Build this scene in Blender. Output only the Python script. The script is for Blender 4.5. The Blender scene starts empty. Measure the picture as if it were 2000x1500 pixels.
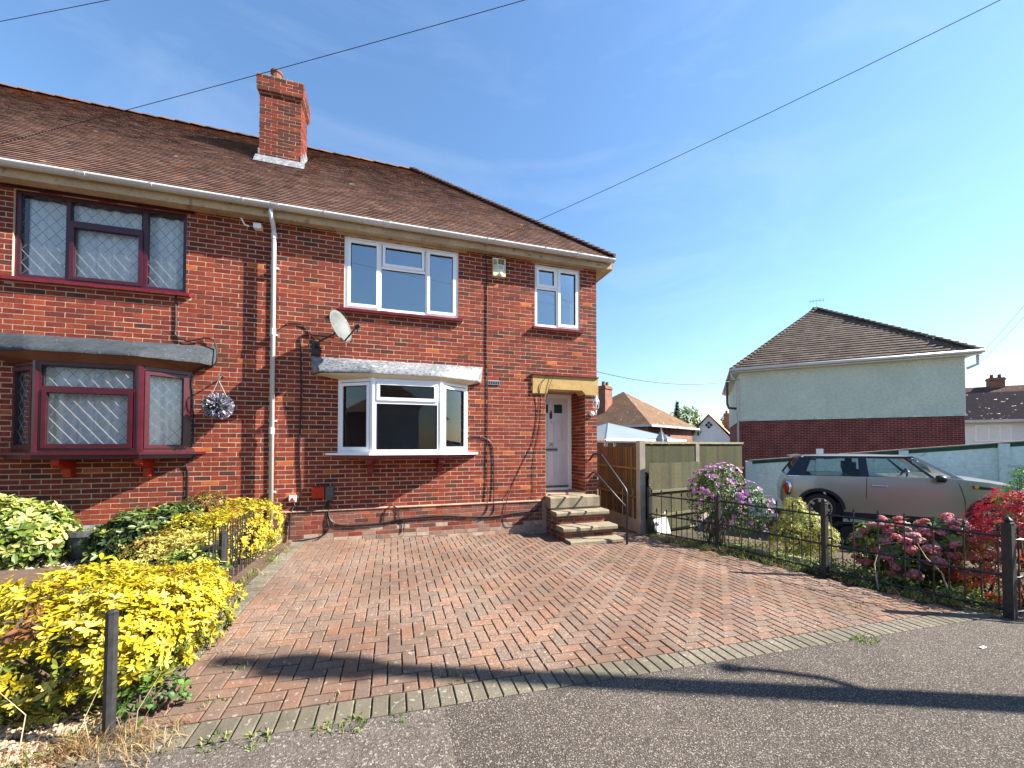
import bpy, math, random
from mathutils import Vector, Matrix, noise as mnoise
rnd = random.Random(7)
R = math.radians
scene = bpy.context.scene
COL = scene.collection

# ------------------------------------------------------------------ camera, sky, sun, exposure
PHI, PITCH = R(17.16), R(1.2)
CAM = Vector((-4.045, -7.11, 1.71))
FWD = Vector((math.sin(PHI) * math.cos(PITCH), math.cos(PHI) * math.cos(PITCH), math.sin(PITCH)))
RGT = Vector((math.cos(PHI), -math.sin(PHI), 0))
UPV = RGT.cross(FWD)
cd = bpy.data.cameras.new('camera')
cd.sensor_width = 36; cd.lens = 750 / 2000 * 36; cd.shift_y = 105 / 2000
cd.clip_start = .05; cd.clip_end = 600
cam = bpy.data.objects.new('camera', cd); COL.objects.link(cam)
cam.location = CAM; cam.rotation_euler = (R(90) + PITCH, 0, -PHI)
scene.camera = cam
SUNV = Vector((1, -.345, .82)).normalized()
EL = math.asin(SUNV.z)
w = bpy.data.worlds.new('World'); scene.world = w; w.use_nodes = True
nt = w.node_tree; bg = nt.nodes['Background']
sky = nt.nodes.new('ShaderNodeTexSky'); sky.sky_type = 'NISHITA'; sky.sun_disc = False
sky.sun_elevation = EL; sky.sun_rotation = math.atan2(SUNV.x, SUNV.y)
sky.air_density = 1.6; sky.dust_density = .3; sky.ozone_density = 8; sky.altitude = 20
# faint high cirrus wisps over the whole sky
wtc = nt.nodes.new('ShaderNodeTexCoord'); wmp = nt.nodes.new('ShaderNodeMapping'); wmp.inputs['Scale'].default_value = (1.2, 2.2, 5.5); wmp.inputs['Rotation'].default_value = (.25, .1, .5)
wno = nt.nodes.new('ShaderNodeTexNoise'); wno.inputs['Scale'].default_value = 1.6; wno.inputs['Detail'].default_value = 7; wno.inputs['Roughness'].default_value = .6; wno.inputs['Distortion'].default_value = .8
wmr = nt.nodes.new('ShaderNodeMapRange'); wmr.inputs[1].default_value = .48; wmr.inputs[2].default_value = .85; wmr.inputs[4].default_value = .13
wmx = nt.nodes.new('ShaderNodeMix'); wmx.data_type = 'RGBA'; wmx.inputs[7].default_value = (5.5, 5.9, 6.2, 1)
nt.links.new(wtc.outputs['Generated'], wmp.inputs[0]); nt.links.new(wmp.outputs[0], wno.inputs['Vector']); nt.links.new(wno.outputs[0], wmr.inputs[0])
nt.links.new(wmr.outputs[0], wmx.inputs[0]); nt.links.new(sky.outputs[0], wmx.inputs[6])
nt.links.new(wmx.outputs[2], bg.inputs[0]); bg.inputs[1].default_value = .068
sl = bpy.data.lights.new('sun', 'SUN'); sl.energy = 5; sl.angle = R(.5); sl.color = (1, .94, .84)
so = bpy.data.objects.new('sun', sl); COL.objects.link(so)
so.rotation_euler = SUNV.to_track_quat('Z', 'Y').to_euler(); so.location = (20, -10, 20)
vs = scene.view_settings
vs.view_transform = 'Standard'; vs.look = 'None'; vs.gamma = 1; vs.exposure = 1.85; vs.use_curve_mapping = False

# ------------------------------------------------------------------ helpers
def S(r, g, b):
    f = lambda c: c / 255 / 12.92 if c / 255 <= .04045 else ((c / 255 + .055) / 1.055) ** 2.4
    return (f(r) * .74, f(g) * .74, f(b) * .74)      # the photograph is exposed bright, so base colours sit below what it shows
def px(p):
    d = Vector(p) - CAM; z = d.dot(FWD)
    if z < .1: return None
    return (1000 + 750 * d.dot(RGT) / z, 855 - 750 * d.dot(UPV) / z, z)
def gz(x): return -.047 - .036 * max(-12, min(4, x))

class MB:
    def __init__(s): s.v = []; s.f = []; s.c = []
    def add(s, vs, fs, c=(1, 1, 1)):
        n = len(s.v); s.v += [tuple(p) for p in vs]; s.f += [tuple(i + n for i in q) for q in fs]; s.c += [c] * len(vs); return s
    def box(s, a, b, c=(1, 1, 1)):
        x0, y0, z0 = a; x1, y1, z1 = b
        return s.add([(x0,y0,z0),(x1,y0,z0),(x1,y1,z0),(x0,y1,z0),(x0,y0,z1),(x1,y0,z1),(x1,y1,z1),(x0,y1,z1)],
                     [(0,3,2,1),(4,5,6,7),(0,1,5,4),(1,2,6,5),(2,3,7,6),(3,0,4,7)], c)
    def fbox(s, F, a, b, c=(1, 1, 1)):      # box in frame F=(O,U,N): u along, v up, n outwards
        O, U, N = F; n0 = len(s.v); s.box(a, b, c)
        for i in range(n0, n0 + 8):
            u, v, n = s.v[i]; p = O + U * u + N * n; s.v[i] = (p.x, p.y, p.z + v)
        s.f[-6:] = [q[::-1] for q in s.f[-6:]]
        return s
    def xf(s, M, start=0):
        for i in range(start, len(s.v)):
            p = M @ Vector(s.v[i]); s.v[i] = (p.x, p.y, p.z)
        return s
    def tube(s, pts, r, n=6, c=(1, 1, 1), cap=True):
        pts = [Vector(p) for p in pts]; rs = r if isinstance(r, (list, tuple)) else [r] * len(pts)
        b = len(s.v); up = None
        for i, p in enumerate(pts):
            t = (pts[min(i+1, len(pts)-1)] - pts[max(i-1, 0)]).normalized()
            if up is None: up = Vector((0, 0, 1)) if abs(t.z) < .9 else Vector((1, 0, 0))
            a = t.cross(up).normalized(); q = a.cross(t).normalized(); up = q
            for k in range(n):
                an = 2 * math.pi * k / n
                s.v.append(tuple(p + (a * math.cos(an) + q * math.sin(an)) * rs[i])); s.c.append(c)
        for i in range(len(pts) - 1):
            for k in range(n):
                k2 = (k + 1) % n
                s.f.append((b+i*n+k, b+i*n+k2, b+(i+1)*n+k2, b+(i+1)*n+k))
        if cap:
            s.f.append(tuple(b + k for k in range(n))[::-1]); s.f.append(tuple(b + (len(pts)-1)*n + k for k in range(n)))
        return s
    def lathe(s, prof, o=(0, 0, 0), n=16, c=(1, 1, 1)):
        b = len(s.v)
        for r, z in prof:
            for k in range(n):
                an = 2 * math.pi * k / n; s.v.append((o[0]+r*math.cos(an), o[1]+r*math.sin(an), o[2]+z)); s.c.append(c)
        for i in range(len(prof) - 1):
            for k in range(n):
                k2 = (k+1) % n; s.f.append((b+i*n+k, b+i*n+k2, b+(i+1)*n+k2, b+(i+1)*n+k))
        s.f.append(tuple(b+k for k in range(n))[::-1]); s.f.append(tuple(b+(len(prof)-1)*n+k for k in range(n)))
        return s
    def prism(s, poly, d, c=(1, 1, 1)):     # poly: 3D points, d: extrusion vector
        d = Vector(d); n = len(poly); p = [Vector(q) for q in poly]
        s.add(p + [q + d for q in p], [tuple(range(n))[::-1], tuple(range(n, 2*n))] + [(i, (i+1) % n, (i+1) % n + n, i+n) for i in range(n)], c)
        return s
    def build(s, name, m, parent=None, kind=None, smooth=False, loc=None):
        me = bpy.data.meshes.new(name); me.from_pydata(s.v, [], s.f); me.validate(); me.update()
        ca = me.color_attributes.new('col', 'FLOAT_COLOR', 'POINT')
        if len(me.vertices) == len(s.c):
            fl = []
            for c in s.c: fl += [c[0], c[1], c[2], 1]
            ca.data.foreach_set('color', fl)
        if smooth:
            me.polygons.foreach_set('use_smooth', [True] * len(me.polygons))
        me.materials.append(m)
        o = bpy.data.objects.new(name, me); COL.objects.link(o)
        if parent:
            o.parent = parent
            if parent.type == 'EMPTY' or parent.location.length > 0:
                o.matrix_parent_inverse = Matrix.Translation(-world_loc(parent))
        if kind: o['kind'] = kind
        return o
def world_loc(o):
    l = Vector((0, 0, 0))
    if o.parent is None: return o.location.copy()
    return Vector((0, 0, 0))
def thing(name, label, cat, loc=(0, 0, 0), group=None):
    o = bpy.data.objects.new(name, None); COL.objects.link(o); o.location = loc; o.empty_display_size = .2
    return tag(o, label, cat, group)
def tag(o, label, cat, group=None):
    o['label'] = label; o['category'] = cat
    if group: o['group'] = group
    return o
def score(v):
    c = sum((Vector(p) for p in v), Vector()) / len(v); q = px(c)
    if q is None or not (-20 < q[0] < 2020 and -20 < q[1] < 1520): return -1
    return 1 / q[2]
def pieces(items, name, mass, m, parent, limit=300):
    """items: (verts, faces, colour). The ones that show largest become objects, the rest one mass."""
    sc = sorted(range(len(items)), key=lambda i: -score(items[i][0]))
    top = [i for i in sc[:limit] if score(items[i][0]) > 0]; st = set(top)
    for i in top: MB().add(*items[i]).build(name, m, parent)
    rest = MB()
    for i in range(len(items)):
        if i not in st: rest.add(*items[i])
    if rest.v: rest.build(mass, m, parent, kind='stuff')

# ------------------------------------------------------------------ materials
def N(t, typ, **kw):
    n = t.nodes.new(typ)
    for k, v in kw.items(): setattr(n, k, v)
    return n
def mat(name, c=(.5, .5, .5), rough=.7, metal=0, attr=False, var=((6, .25),), bump=None, spots=(), spec=.4, trans=0, coat=0):
    """spots: (scale, lo, hi, colour, strength, mask_scale, mask_lo)"""
    m = bpy.data.materials.new(name); m.use_nodes = True; t = m.node_tree; L = t.links.new
    bs = t.nodes['Principled BSDF']; out = t.nodes['Material Output']
    geo = N(t, 'ShaderNodeNewGeometry'); pos = geo.outputs['Position']
    if attr: cur = N(t, 'ShaderNodeAttribute', attribute_name='col').outputs['Color']
    else:
        rgb = N(t, 'ShaderNodeRGB'); rgb.outputs[0].default_value = (*c, 1); cur = rgb.outputs[0]
    for sc, am in var:
        no = N(t, 'ShaderNodeTexNoise'); no.inputs['Scale'].default_value = sc; no.inputs['Detail'].default_value = 4
        L(pos, no.inputs['Vector'])
        mr = N(t, 'ShaderNodeMapRange'); mr.inputs[1].default_value = .3; mr.inputs[2].default_value = .7
        mr.inputs[3].default_value = 1 - am; mr.inputs[4].default_value = 1 + am; L(no.outputs[0], mr.inputs[0])
        mx = N(t, 'ShaderNodeMix', data_type='RGBA', blend_type='MULTIPLY'); mx.inputs[0].default_value = 1
        L(cur, mx.inputs[6]); L(mr.outputs[0], mx.inputs[7]); cur = mx.outputs[2]
    for sc, lo, hi, col, st, msc, mlo in spots:
        no = N(t, 'ShaderNodeTexNoise'); no.inputs['Scale'].default_value = sc; no.inputs['Detail'].default_value = 3
        L(pos, no.inputs['Vector'])
        mr = N(t, 'ShaderNodeMapRange'); mr.inputs[1].default_value = lo; mr.inputs[2].default_value = hi
        mr.inputs[4].default_value = st; L(no.outputs[0], mr.inputs[0]); fac = mr.outputs[0]
        if msc:
            n2 = N(t, 'ShaderNodeTexNoise'); n2.inputs['Scale'].default_value = msc; L(pos, n2.inputs['Vector'])
            m2 = N(t, 'ShaderNodeMapRange'); m2.inputs[1].default_value = mlo; m2.inputs[2].default_value = mlo + .12; L(n2.outputs[0], m2.inputs[0])
            mu = N(t, 'ShaderNodeMath', operation='MULTIPLY'); L(fac, mu.inputs[0]); L(m2.outputs[0], mu.inputs[1]); fac = mu.outputs[0]
        mx = N(t, 'ShaderNodeMix', data_type='RGBA'); L(fac, mx.inputs[0]); L(cur, mx.inputs[6]); mx.inputs[7].default_value = (*col, 1); cur = mx.outputs[2]
    L(cur, bs.inputs['Base Color'])
    bs.inputs['Roughness'].default_value = rough; bs.inputs['Metallic'].default_value = metal
    bs.inputs['Specular IOR Level'].default_value = spec
    if coat: bs.inputs['Coat Weight'].default_value = coat; bs.inputs['Coat Roughness'].default_value = .04
    if bump:
        no = N(t, 'ShaderNodeTexNoise'); no.inputs['Scale'].default_value = bump[0]; no.inputs['Detail'].default_value = 5; L(pos, no.inputs['Vector'])
        bn = N(t, 'ShaderNodeBump'); bn.inputs['Strength'].default_value = bump[1]; bn.inputs['Distance'].default_value = bump[2] if len(bump) > 2 else .01
        L(no.outputs[0], bn.inputs['Height']); L(bn.outputs[0], bs.inputs['Normal'])
    if trans:
        tl = N(t, 'ShaderNodeBsdfTranslucent'); L(cur, tl.inputs['Color'])
        ms = N(t, 'ShaderNodeMixShader'); ms.inputs[0].default_value = trans
        L(bs.outputs[0], ms.inputs[1]); L(tl.outputs[0], ms.inputs[2]); L(ms.outputs[0], out.inputs[0])
    return m
def glass_mat(name, tint=(1, 1, 1), base=.08, ior=1.5, rough=0.0):
    m = bpy.data.materials.new(name); m.use_nodes = True; t = m.node_tree; L = t.links.new
    t.nodes.remove(t.nodes['Principled BSDF']); out = t.nodes['Material Output']
    g = N(t, 'ShaderNodeBsdfGlossy'); g.inputs['Roughness'].default_value = rough
    tr = N(t, 'ShaderNodeBsdfTransparent'); tr.inputs[0].default_value = (*tint, 1)
    fr = N(t, 'ShaderNodeFresnel'); fr.inputs[0].default_value = ior
    geo = N(t, 'ShaderNodeNewGeometry'); no = N(t, 'ShaderNodeTexNoise'); no.inputs['Scale'].default_value = 1.3; L(geo.outputs['Position'], no.inputs['Vector'])
    bn = N(t, 'ShaderNodeBump'); bn.inputs['Strength'].default_value = .02; bn.inputs['Distance'].default_value = .01; L(no.outputs[0], bn.inputs['Height']); L(bn.outputs[0], g.inputs['Normal'])
    ad = N(t, 'ShaderNodeMath', operation='ADD'); ad.inputs[1].default_value = base; L(fr.outputs[0], ad.inputs[0])
    ms = N(t, 'ShaderNodeMixShader'); L(ad.outputs[0], ms.inputs[0]); L(tr.outputs[0], ms.inputs[1]); L(g.outputs[0], ms.inputs[2]); L(ms.outputs[0], out.inputs[0])
    return m
def brick_tex(name, c1, c2, mortar, scale=1.0, axis='x'):
    m = bpy.data.materials.new(name); m.use_nodes = True; t = m.node_tree; L = t.links.new; bs = t.nodes['Principled BSDF']
    tc = N(t, 'ShaderNodeTexCoord'); mp = N(t, 'ShaderNodeMapping'); mp.inputs['Rotation'].default_value = (R(90), 0, 0)
    L(tc.outputs['UV'], mp.inputs[0])
    b = N(t, 'ShaderNodeTexBrick'); b.inputs['Color1'].default_value = (*c1, 1); b.inputs['Color2'].default_value = (*c2, 1); b.inputs['Mortar'].default_value = (*mortar, 1)
    b.inputs['Scale'].default_value = 1; b.inputs['Brick Width'].default_value = .225; b.inputs['Row Height'].default_value = .075; b.inputs['Mortar Size'].default_value = .008
    b.inputs['Bias'].default_value = 0
    L(tc.outputs['UV'], b.inputs['Vector'])
    geo = N(t, 'ShaderNodeNewGeometry'); no = N(t, 'ShaderNodeTexNoise'); no.inputs['Scale'].default_value = 2.5; L(geo.outputs['Position'], no.inputs['Vector'])
    mr = N(t, 'ShaderNodeMapRange'); mr.inputs[1].default_value = .3; mr.inputs[2].default_value = .7; mr.inputs[3].default_value = .75; mr.inputs[4].default_value = 1.25; L(no.outputs[0], mr.inputs[0])
    mx = N(t, 'ShaderNodeMix', data_type='RGBA', blend_type='MULTIPLY'); mx.inputs[0].default_value = 1; L(b.outputs[0], mx.inputs[6]); L(mr.outputs[0], mx.inputs[7])
    L(mx.outputs[2], bs.inputs['Base Color']); bs.inputs['Roughness'].default_value = .9
    bn = N(t, 'ShaderNodeBump'); bn.inputs['Strength'].default_value = .6; bn.inputs['Distance'].default_value = .008; bn.invert = True; L(b.outputs['Fac'], bn.inputs['Height']); L(bn.outputs[0], bs.inputs['Normal'])
    return m
def wall_uv(o):      # metres along the wall and up it
    me = o.data; uv = me.uv_layers.new(name='UVMap')
    for p in me.polygons:
        n = p.normal; u = Vector((-n.y, n.x, 0)).normalized() if abs(n.z) < .9 else Vector((1, 0, 0))
        for li in p.loop_indices:
            co = me.vertices[me.loops[li].vertex_index].co; uv.data[li].uv = (co.dot(u) + 40, co.z + 10)

M = dict(
    brick=mat('brick', attr=True, rough=.9, var=((.9, .14), (9, .18), (60, .22)), bump=(90, .5, .006), spec=.2),
    mortar=mat('mortar', S(214, 184, 154), .95, var=((3, .15), (70, .2)), bump=(120, .4, .004), spec=.1),
    plinth_mortar=mat('plinth_mortar', S(178, 150, 130), .95, var=((3, .25), (50, .25)), bump=(80, .5, .006), spec=.1),
    tile=mat('roof_tile', attr=True, rough=.9, var=((1.2, .18), (35, .25)), bump=(70, .5, .006), spots=((7, .70, .74, S(200, 190, 180), .8, 0, 0),), spec=.2),
    paver=mat('paver', attr=True, rough=.92, var=((.8, .14), (8, .12), (120, .22)), bump=(160, .5, .004),
              spots=((95, .56, .63, S(186, 172, 158), .6, .8, .46), (28, .64, .68, S(180, 170, 158), .5, 0, 0)), spec=.15),
    sand=mat('joint_sand', S(66, 55, 43), 1, var=((4, .3), (80, .3)), spots=((3, .6, .66, S(80, 90, 45), .6, 0, 0),)),
    upvc=mat('white_upvc', (.82, .82, .83), .3, var=((3, .03),), spec=.5),
    gutter=mat('white_gutter_plastic', (.50, .50, .49), .4, var=((1.5, .1), (20, .06)), spec=.4),
    gasket=mat('black_gasket', (.015, .015, .017), .5),
    rosewood=mat('rosewood_frame', S(72, 18, 32), .3, var=((8, .2),), spec=.5),
    sill_red=mat('red_sill_paint', S(128, 30, 42), .35, var=((12, .15),), bump=(40, .2, .004), spec=.5),
    bright_red=mat('red_paint', S(190, 48, 28), .5, var=((15, .15),)),
    timber_trim=mat('weathered_cream_timber', S(196, 172, 138), .8, var=((3, .15), (30, .12)), spots=((9, .62, .7, S(110, 95, 75), .6, 0, 0),)),
    soffit=mat('cream_soffit', S(226, 212, 188), .7, var=((3, .06),)),
    stone=mat('ochre_stone', S(196, 162, 102), .9, var=((6, .14), (40, .14)), bump=(60, .4, .008), spots=((14, .62, .68, S(140, 120, 80), .4, 0, 0),)),
    lead=mat('weathered_lead', S(150, 152, 156), .55, metal=.2, var=((3, .2), (22, .3)), bump=(30, .25, .006), spots=((26, .52, .6, S(96, 100, 104), .8, 0, 0), (9, .58, .66, S(190, 192, 194), .7, 0, 0))),
    dark_lead=mat('dark_felt', S(62, 68, 74), .7, var=((4, .25), (25, .25)), bump=(14, .6, .012), spots=((20, .66, .7, S(130, 140, 145), .5, 0, 0),)),
    concrete=mat('step_concrete', S(146, 134, 112), .9, var=((4, .2), (50, .2)), bump=(70, .6, .008), spots=((10, .58, .64, S(120, 115, 80), .5, 0, 0),)),
    black_iron=mat('black_iron', (.018, .018, .02), .42, var=((30, .4),), bump=(60, .3, .003), spec=.5),
    worn_iron=mat('worn_black_post', S(50, 50, 52), .55, var=((20, .35),), bump=(40, .5, .004), spec=.4),
    cable=mat('black_cable', (.012, .012, .013), .5),
    wire=mat('overhead_wire', S(40, 34, 52), .6),
    door=mat('white_door', (.58, .58, .62), .35, var=((3, .03),), spec=.5),
    dark=mat('dark_interior', (.05, .05, .055), .9),
    room=mat('room_plaster', (.42, .44, .48), .9, var=((2, .08),)),
    chrome=mat('chrome', (.8, .8, .8), .12, metal=1, var=()),
    steel=mat('brushed_steel', (.45, .45, .46), .35, metal=1, var=()),
    lace=mat('net_lace', (.93, .93, .95), .9, var=((30, .08), (90, .12)), trans=.1),
    cloth=mat('white_curtain', (.82, .81, .78), .9, trans=.3),
    came=mat('lead_came', (.17, .17, .18), .5, metal=.3, var=()),
    dish=mat('grey_dish', S(94, 99, 99), .6, var=((12, .1), (60, .08)), spots=((20, .64, .68, S(130, 135, 130), .4, 0, 0),)),
    cream_plastic=mat('cream_alarm_plastic', S(232, 224, 182), .4),
    grey_plastic=mat('grey_plastic', S(88, 92, 96), .5),
    white_plastic=mat('white_plastic', (.75, .74, .72), .4),
    asphalt=mat('asphalt', S(92, 84, 78), .95, var=((.45, .2), (3, .1), (12, .12), (75, .4), (200, .35)), bump=(150, 1.0, .012),
                spots=((100, .56, .62, S(172, 160, 146), .85, 0, 0), (135, .58, .63, S(40, 36, 33), .8, 0, 0), (14, .72, .76, S(180, 174, 164), .6, 0, 0)), spec=.2),
    soil=mat('soil', S(92, 76, 58), 1, var=((2, .25), (30, .35)), bump=(60, .8, .02), spots=((9, .6, .66, S(92, 98, 50), .6, 0, 0),)),
    path=mat('old_path', S(100, 78, 66), .95, var=((3, .2), (30, .25)), bump=(60, .5, .006)),
    gravel=mat('gravel', attr=True, rough=.9, var=((60, .2),)),
    leaf=mat('leaf', attr=True, rough=.45, var=((20, .12),), trans=.28, spec=.4),
    petal=mat('petal', attr=True, rough=.6, var=((20, .1),), trans=.3),
    bark=mat('bark', S(96, 80, 62), .9, var=((12, .3),), bump=(40, .6, .01)),
    grass=mat('grass_blades', attr=True, rough=.6, var=((10, .1),), trans=.3),
    fence_wood=mat('green_weathered_fence', attr=True, rough=.9, var=((2, .15), (25, .2)), bump=(50, .3, .005)),
    conc_post=mat('concrete_post', S(160, 150, 137), .95, var=((4, .15), (60, .15)), bump=(60, .4, .005)),
    pale_wall=mat('pale_blue_wall_paint', S(216, 244, 240), .85, var=((1.5, .1), (14, .1)), bump=(14, .5, .012), spots=((3, .66, .7, S(150, 165, 165), .5, 0, 0),)),
    green_paint=mat('dark_green_paint', S(22, 84, 66), .6),
    render=mat('pebbledash_render', S(214, 224, 208), .95, var=((1, .06), (12, .1)), bump=(16, .9, .03)),
    white_wall=mat('white_wall', (.72, .72, .70), .9, var=((1, .06),)),
    car_paint=mat('champagne_silver_paint', S(182, 179, 172), .30, metal=.6, var=(), coat=.6),
    car_black=mat('car_black_trim', (.014, .016, .03), .35, var=()),
    car_glass=glass_mat('car_glass', (.86, .9, .9), .0, 1.35),
    rubber=mat('rubber', (.02, .02, .02), .8, var=((20, .2),)),
    alloy=mat('alloy', (.6, .6, .6), .3, metal=.8, var=()),
    red_lens=mat('red_lens', (.45, .01, .01), .15, var=(), coat=.5),
    orange_lens=mat('orange_lens', (.9, .28, .02), .2, var=(), coat=.5),
    window_glass=glass_mat('window_glass', (.95, .97, .97), .0, 1.38),
    upper_glass=glass_mat('upper_window_glass', (.55, .6, .66), .28, 1.7),
    poly=mat('polycarbonate_sheet', S(176, 190, 200), .3, var=((1, .06),), trans=.4),
    far_brick=brick_tex('neighbour_brickwork', S(120, 44, 40), S(96, 38, 38), S(168, 120, 112)),
    far_brick2=brick_tex('distant_brickwork', S(150, 80, 60), S(120, 62, 50), S(170, 150, 130)),
    wood_raw=mat('bare_timber', S(190, 170, 140), .9, var=((8, .2), (40, .15))),
    white_board=mat('white_painted_board', (.7, .7, .68), .8, var=((10, .2),)),
    pole=mat('pole_timber', S(90, 70, 52), .9, var=((5, .2),)),
)

# ------------------------------------------------------------------ ground
def ground_sheet(name, x0, x1, y0, y1, dz, m, n=24, poly=None):
    b = MB()
    xs = [x0 + (x1 - x0) * i / n for i in range(n + 1)]
    xs = sorted(set(xs + [v for v in (-12, 4) if x0 < v < x1]))
    for i in range(len(xs) - 1):
        b.add([(xs[i], y0, gz(xs[i]) + dz), (xs[i+1], y0, gz(xs[i+1]) + dz), (xs[i+1], y1, gz(xs[i+1]) + dz), (xs[i], y1, gz(xs[i]) + dz)], [(0, 1, 2, 3)])
    o = b.build(name, m); o['kind'] = 'structure'; return o
ground_sheet('ground', -150, 150, -150, 200, -.03, M['soil'], 30)
ground_sheet('road', -40, 40, -16, -4.665, -.004, M['asphalt'], 40)
ground_sheet('road_patch', -14, -3.73, -9, -4.668, .0, mat('older_asphalt', S(100, 92, 85), .95, var=((.6, .15), (7, .12), (50, .35), (150, .3)), bump=(150, 1.0, .010), spots=((62, .58, .64, S(172, 162, 150), .8, 0, 0), (5, .70, .74, S(160, 152, 142), .6, 0, 0)), spec=.2), 14)
drive = ground_sheet('driveway', -5.62, 2.35, -4.66, 0, -.02, M['sand'], 12)
ground_sheet('garden_path', -12, -5.75, -2.35, -1.05, .0, M['path'], 6)

FA, FB = Vector((.72, -.45, 0)), Vector((2.13, -4.70, 0))       # edge of the paving beside the railings
def inside_drive(x, y):
    t = (y - FA.y) / (FB.y - FA.y); return x < FA.x + (FB.x - FA.x) * max(t, -.2) - .03
items = []
PC = [S(126, 101, 86), S(123, 99, 85), S(130, 101, 85), S(120, 99, 86), S(124, 103, 89), S(134, 102, 83), S(117, 98, 86)]
PG = [S(114, 107, 92), S(108, 101, 87), S(118, 110, 95)]
def paver(x0, y0, x1, y1, c):
    g, gy = .0036, .0058; x0 += g; y0 += gy; x1 -= g; y1 -= gy; h = rnd.uniform(-.002, .002); k = .006
    z = lambda x: gz(x) + h
    v = [(x0,y0,z(x0)-.03),(x1,y0,z(x1)-.03),(x1,y1,z(x1)-.03),(x0,y1,z(x0)-.03),
         (x0,y0,z(x0)-.005),(x1,y0,z(x1)-.005),(x1,y1,z(x1)-.005),(x0,y1,z(x0)-.005),
         (x0+k,y0+k,z(x0)),(x1-k,y0+k,z(x1)),(x1-k,y1-k,z(x1)),(x0+k,y1-k,z(x0))]
    f = [(8,9,10,11)] + [(i, (i+1)%4, (i+1)%4+4, i+4) for i in range(4)] + [(i+4, (i+1)%4+4, (i+1)%4+8, i+8) for i in range(4)]
    q = rnd.uniform(.93, 1.06); items.append((v, f, tuple(a * q for a in c)))
P = .1025; X0, Y0 = -5.41, -4.455
for i in range(-2, 80):
    for j in range(-2, 46):
        m = (i - j) % 4; x = X0 + i * P; y = Y0 + j * P
        if m == 0: q = (x, y, x + 2*P, y + P)
        elif m == 3: q = (x, y, x + P, y + 2*P)
        else: continue
        a, b2, c2, d2 = max(q[0], X0), max(q[1], Y0), q[2], min(q[3], 0)
        if c2 - a < .05 or d2 - b2 < .05: continue
        if not inside_drive(c2, b2): continue
        if a > -1.15 and c2 < -.02 and b2 > -.75: continue
        paver(a, b2, c2, d2, rnd.choice(PC))
x = -5.6
while x < 2.1:
    paver(x, -4.66, x + P, -4.457, rnd.choice(PG)); x += P
y = -4.457
while y < -.1:
    paver(-5.61, y, -5.412, y + P, rnd.choice(PG)); y += P
pieces(items, 'paver', 'pavers', M['paver'], drive)

# ------------------------------------------------------------------ brickwork
BC = [S(142, 63, 47), S(148, 67, 48), S(134, 59, 47), S(124, 55, 46), S(154, 72, 50), S(138, 66, 51), S(144, 60, 44), S(118, 56, 48)]
BD = [S(104, 58, 50), S(92, 56, 50), S(112, 60, 46)]
BO = [S(196, 108, 58), S(188, 98, 52), S(180, 96, 62)]
def bcol():
    r = rnd.random(); c = rnd.choice(BO if r < .022 else BD if r < .12 else BC); q = rnd.uniform(.88, 1.1)
    return tuple(a * q for a in c)
def sub_rects(rs, h):
    out = []
    for (a, b, c, d) in rs:
        x0, x1, z0, z1 = max(a, h[0]), min(b, h[1]), max(c, h[2]), min(d, h[3])
        if x0 >= x1 or z0 >= z1: out.append((a, b, c, d)); continue
        if a < x0: out.append((a, x0 - .004, c, d))
        if x1 < b: out.append((x1 + .004, b, c, d))
        if c < z0: out.append((max(a, x0), min(b, x1), c, z0))
        if z1 < d: out.append((max(a, x0), min(b, x1), z1, d))
    return [q for q in out if q[1] - q[0] > .018 and q[3] - q[2] > .012]
def brick_panel(F, u0, u1, v0, v1, holes=(), off=0., course=.075, bl=.225, colf=bcol, depth=.02, proud=.0):
    O, U, Nn = F; out = []; row = 0; v = v0
    while v < v1 - .01:
        u = u0 - bl + (off + (row % 2) * bl / 2) % bl + rnd.uniform(-.006, .006)
        while u < u1:
            r = [(max(u + .0065, u0), min(u + bl - .0065, u1), v + .0065, min(v + course - .0065, v1))]
            if r[0][1] - r[0][0] > .02:
                for h in holes: r = sub_rects(r, h)
                c = colf()
                for (a, b, cc, d) in r:
                    j = lambda: rnd.uniform(-.0022, .0022)
                    n1 = proud + rnd.uniform(-.0005, .0015); vv = []
                    for (uu, zz) in ((a, cc), (b, cc), (b, d), (a, d)):
                        uu += j(); zz += j()
                        for nn in (n1, -depth):
                            p = O + U * uu + Nn * nn; vv.append((p.x, p.y, p.z + zz))
                    out.append((vv, [(0, 2, 4, 6), (0, 1, 3, 2), (2, 3, 5, 4), (4, 5, 7, 6), (6, 7, 1, 0)], c))
            u += bl
        v += course; row += 1
    return out
def wall_core(name, F, u0, u1, v0, v1, holes, t, m, parent, back=-.0025):
    us = sorted({u0, u1, *[x for h in holes for x in h[:2] if u0 < x < u1]}); vs_ = sorted({v0, v1, *[x for h in holes for x in h[2:] if v0 < x < v1]})
    b = MB()
    for i in range(len(us) - 1):
        for j in range(len(vs_) - 1):
            cu, cv = (us[i] + us[i+1]) / 2, (vs_[j] + vs_[j+1]) / 2
            if any(h[0] < cu < h[1] and h[2] < cv < h[3] for h in holes): continue
            b.fbox(F, (us[i], vs_[j], -t), (us[i+1], vs_[j+1], back))
    return b.build(name, m, parent)
X, Y, Z = Vector((1, 0, 0)), Vector((0, 1, 0)), Vector((0, 0, 1))

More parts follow.
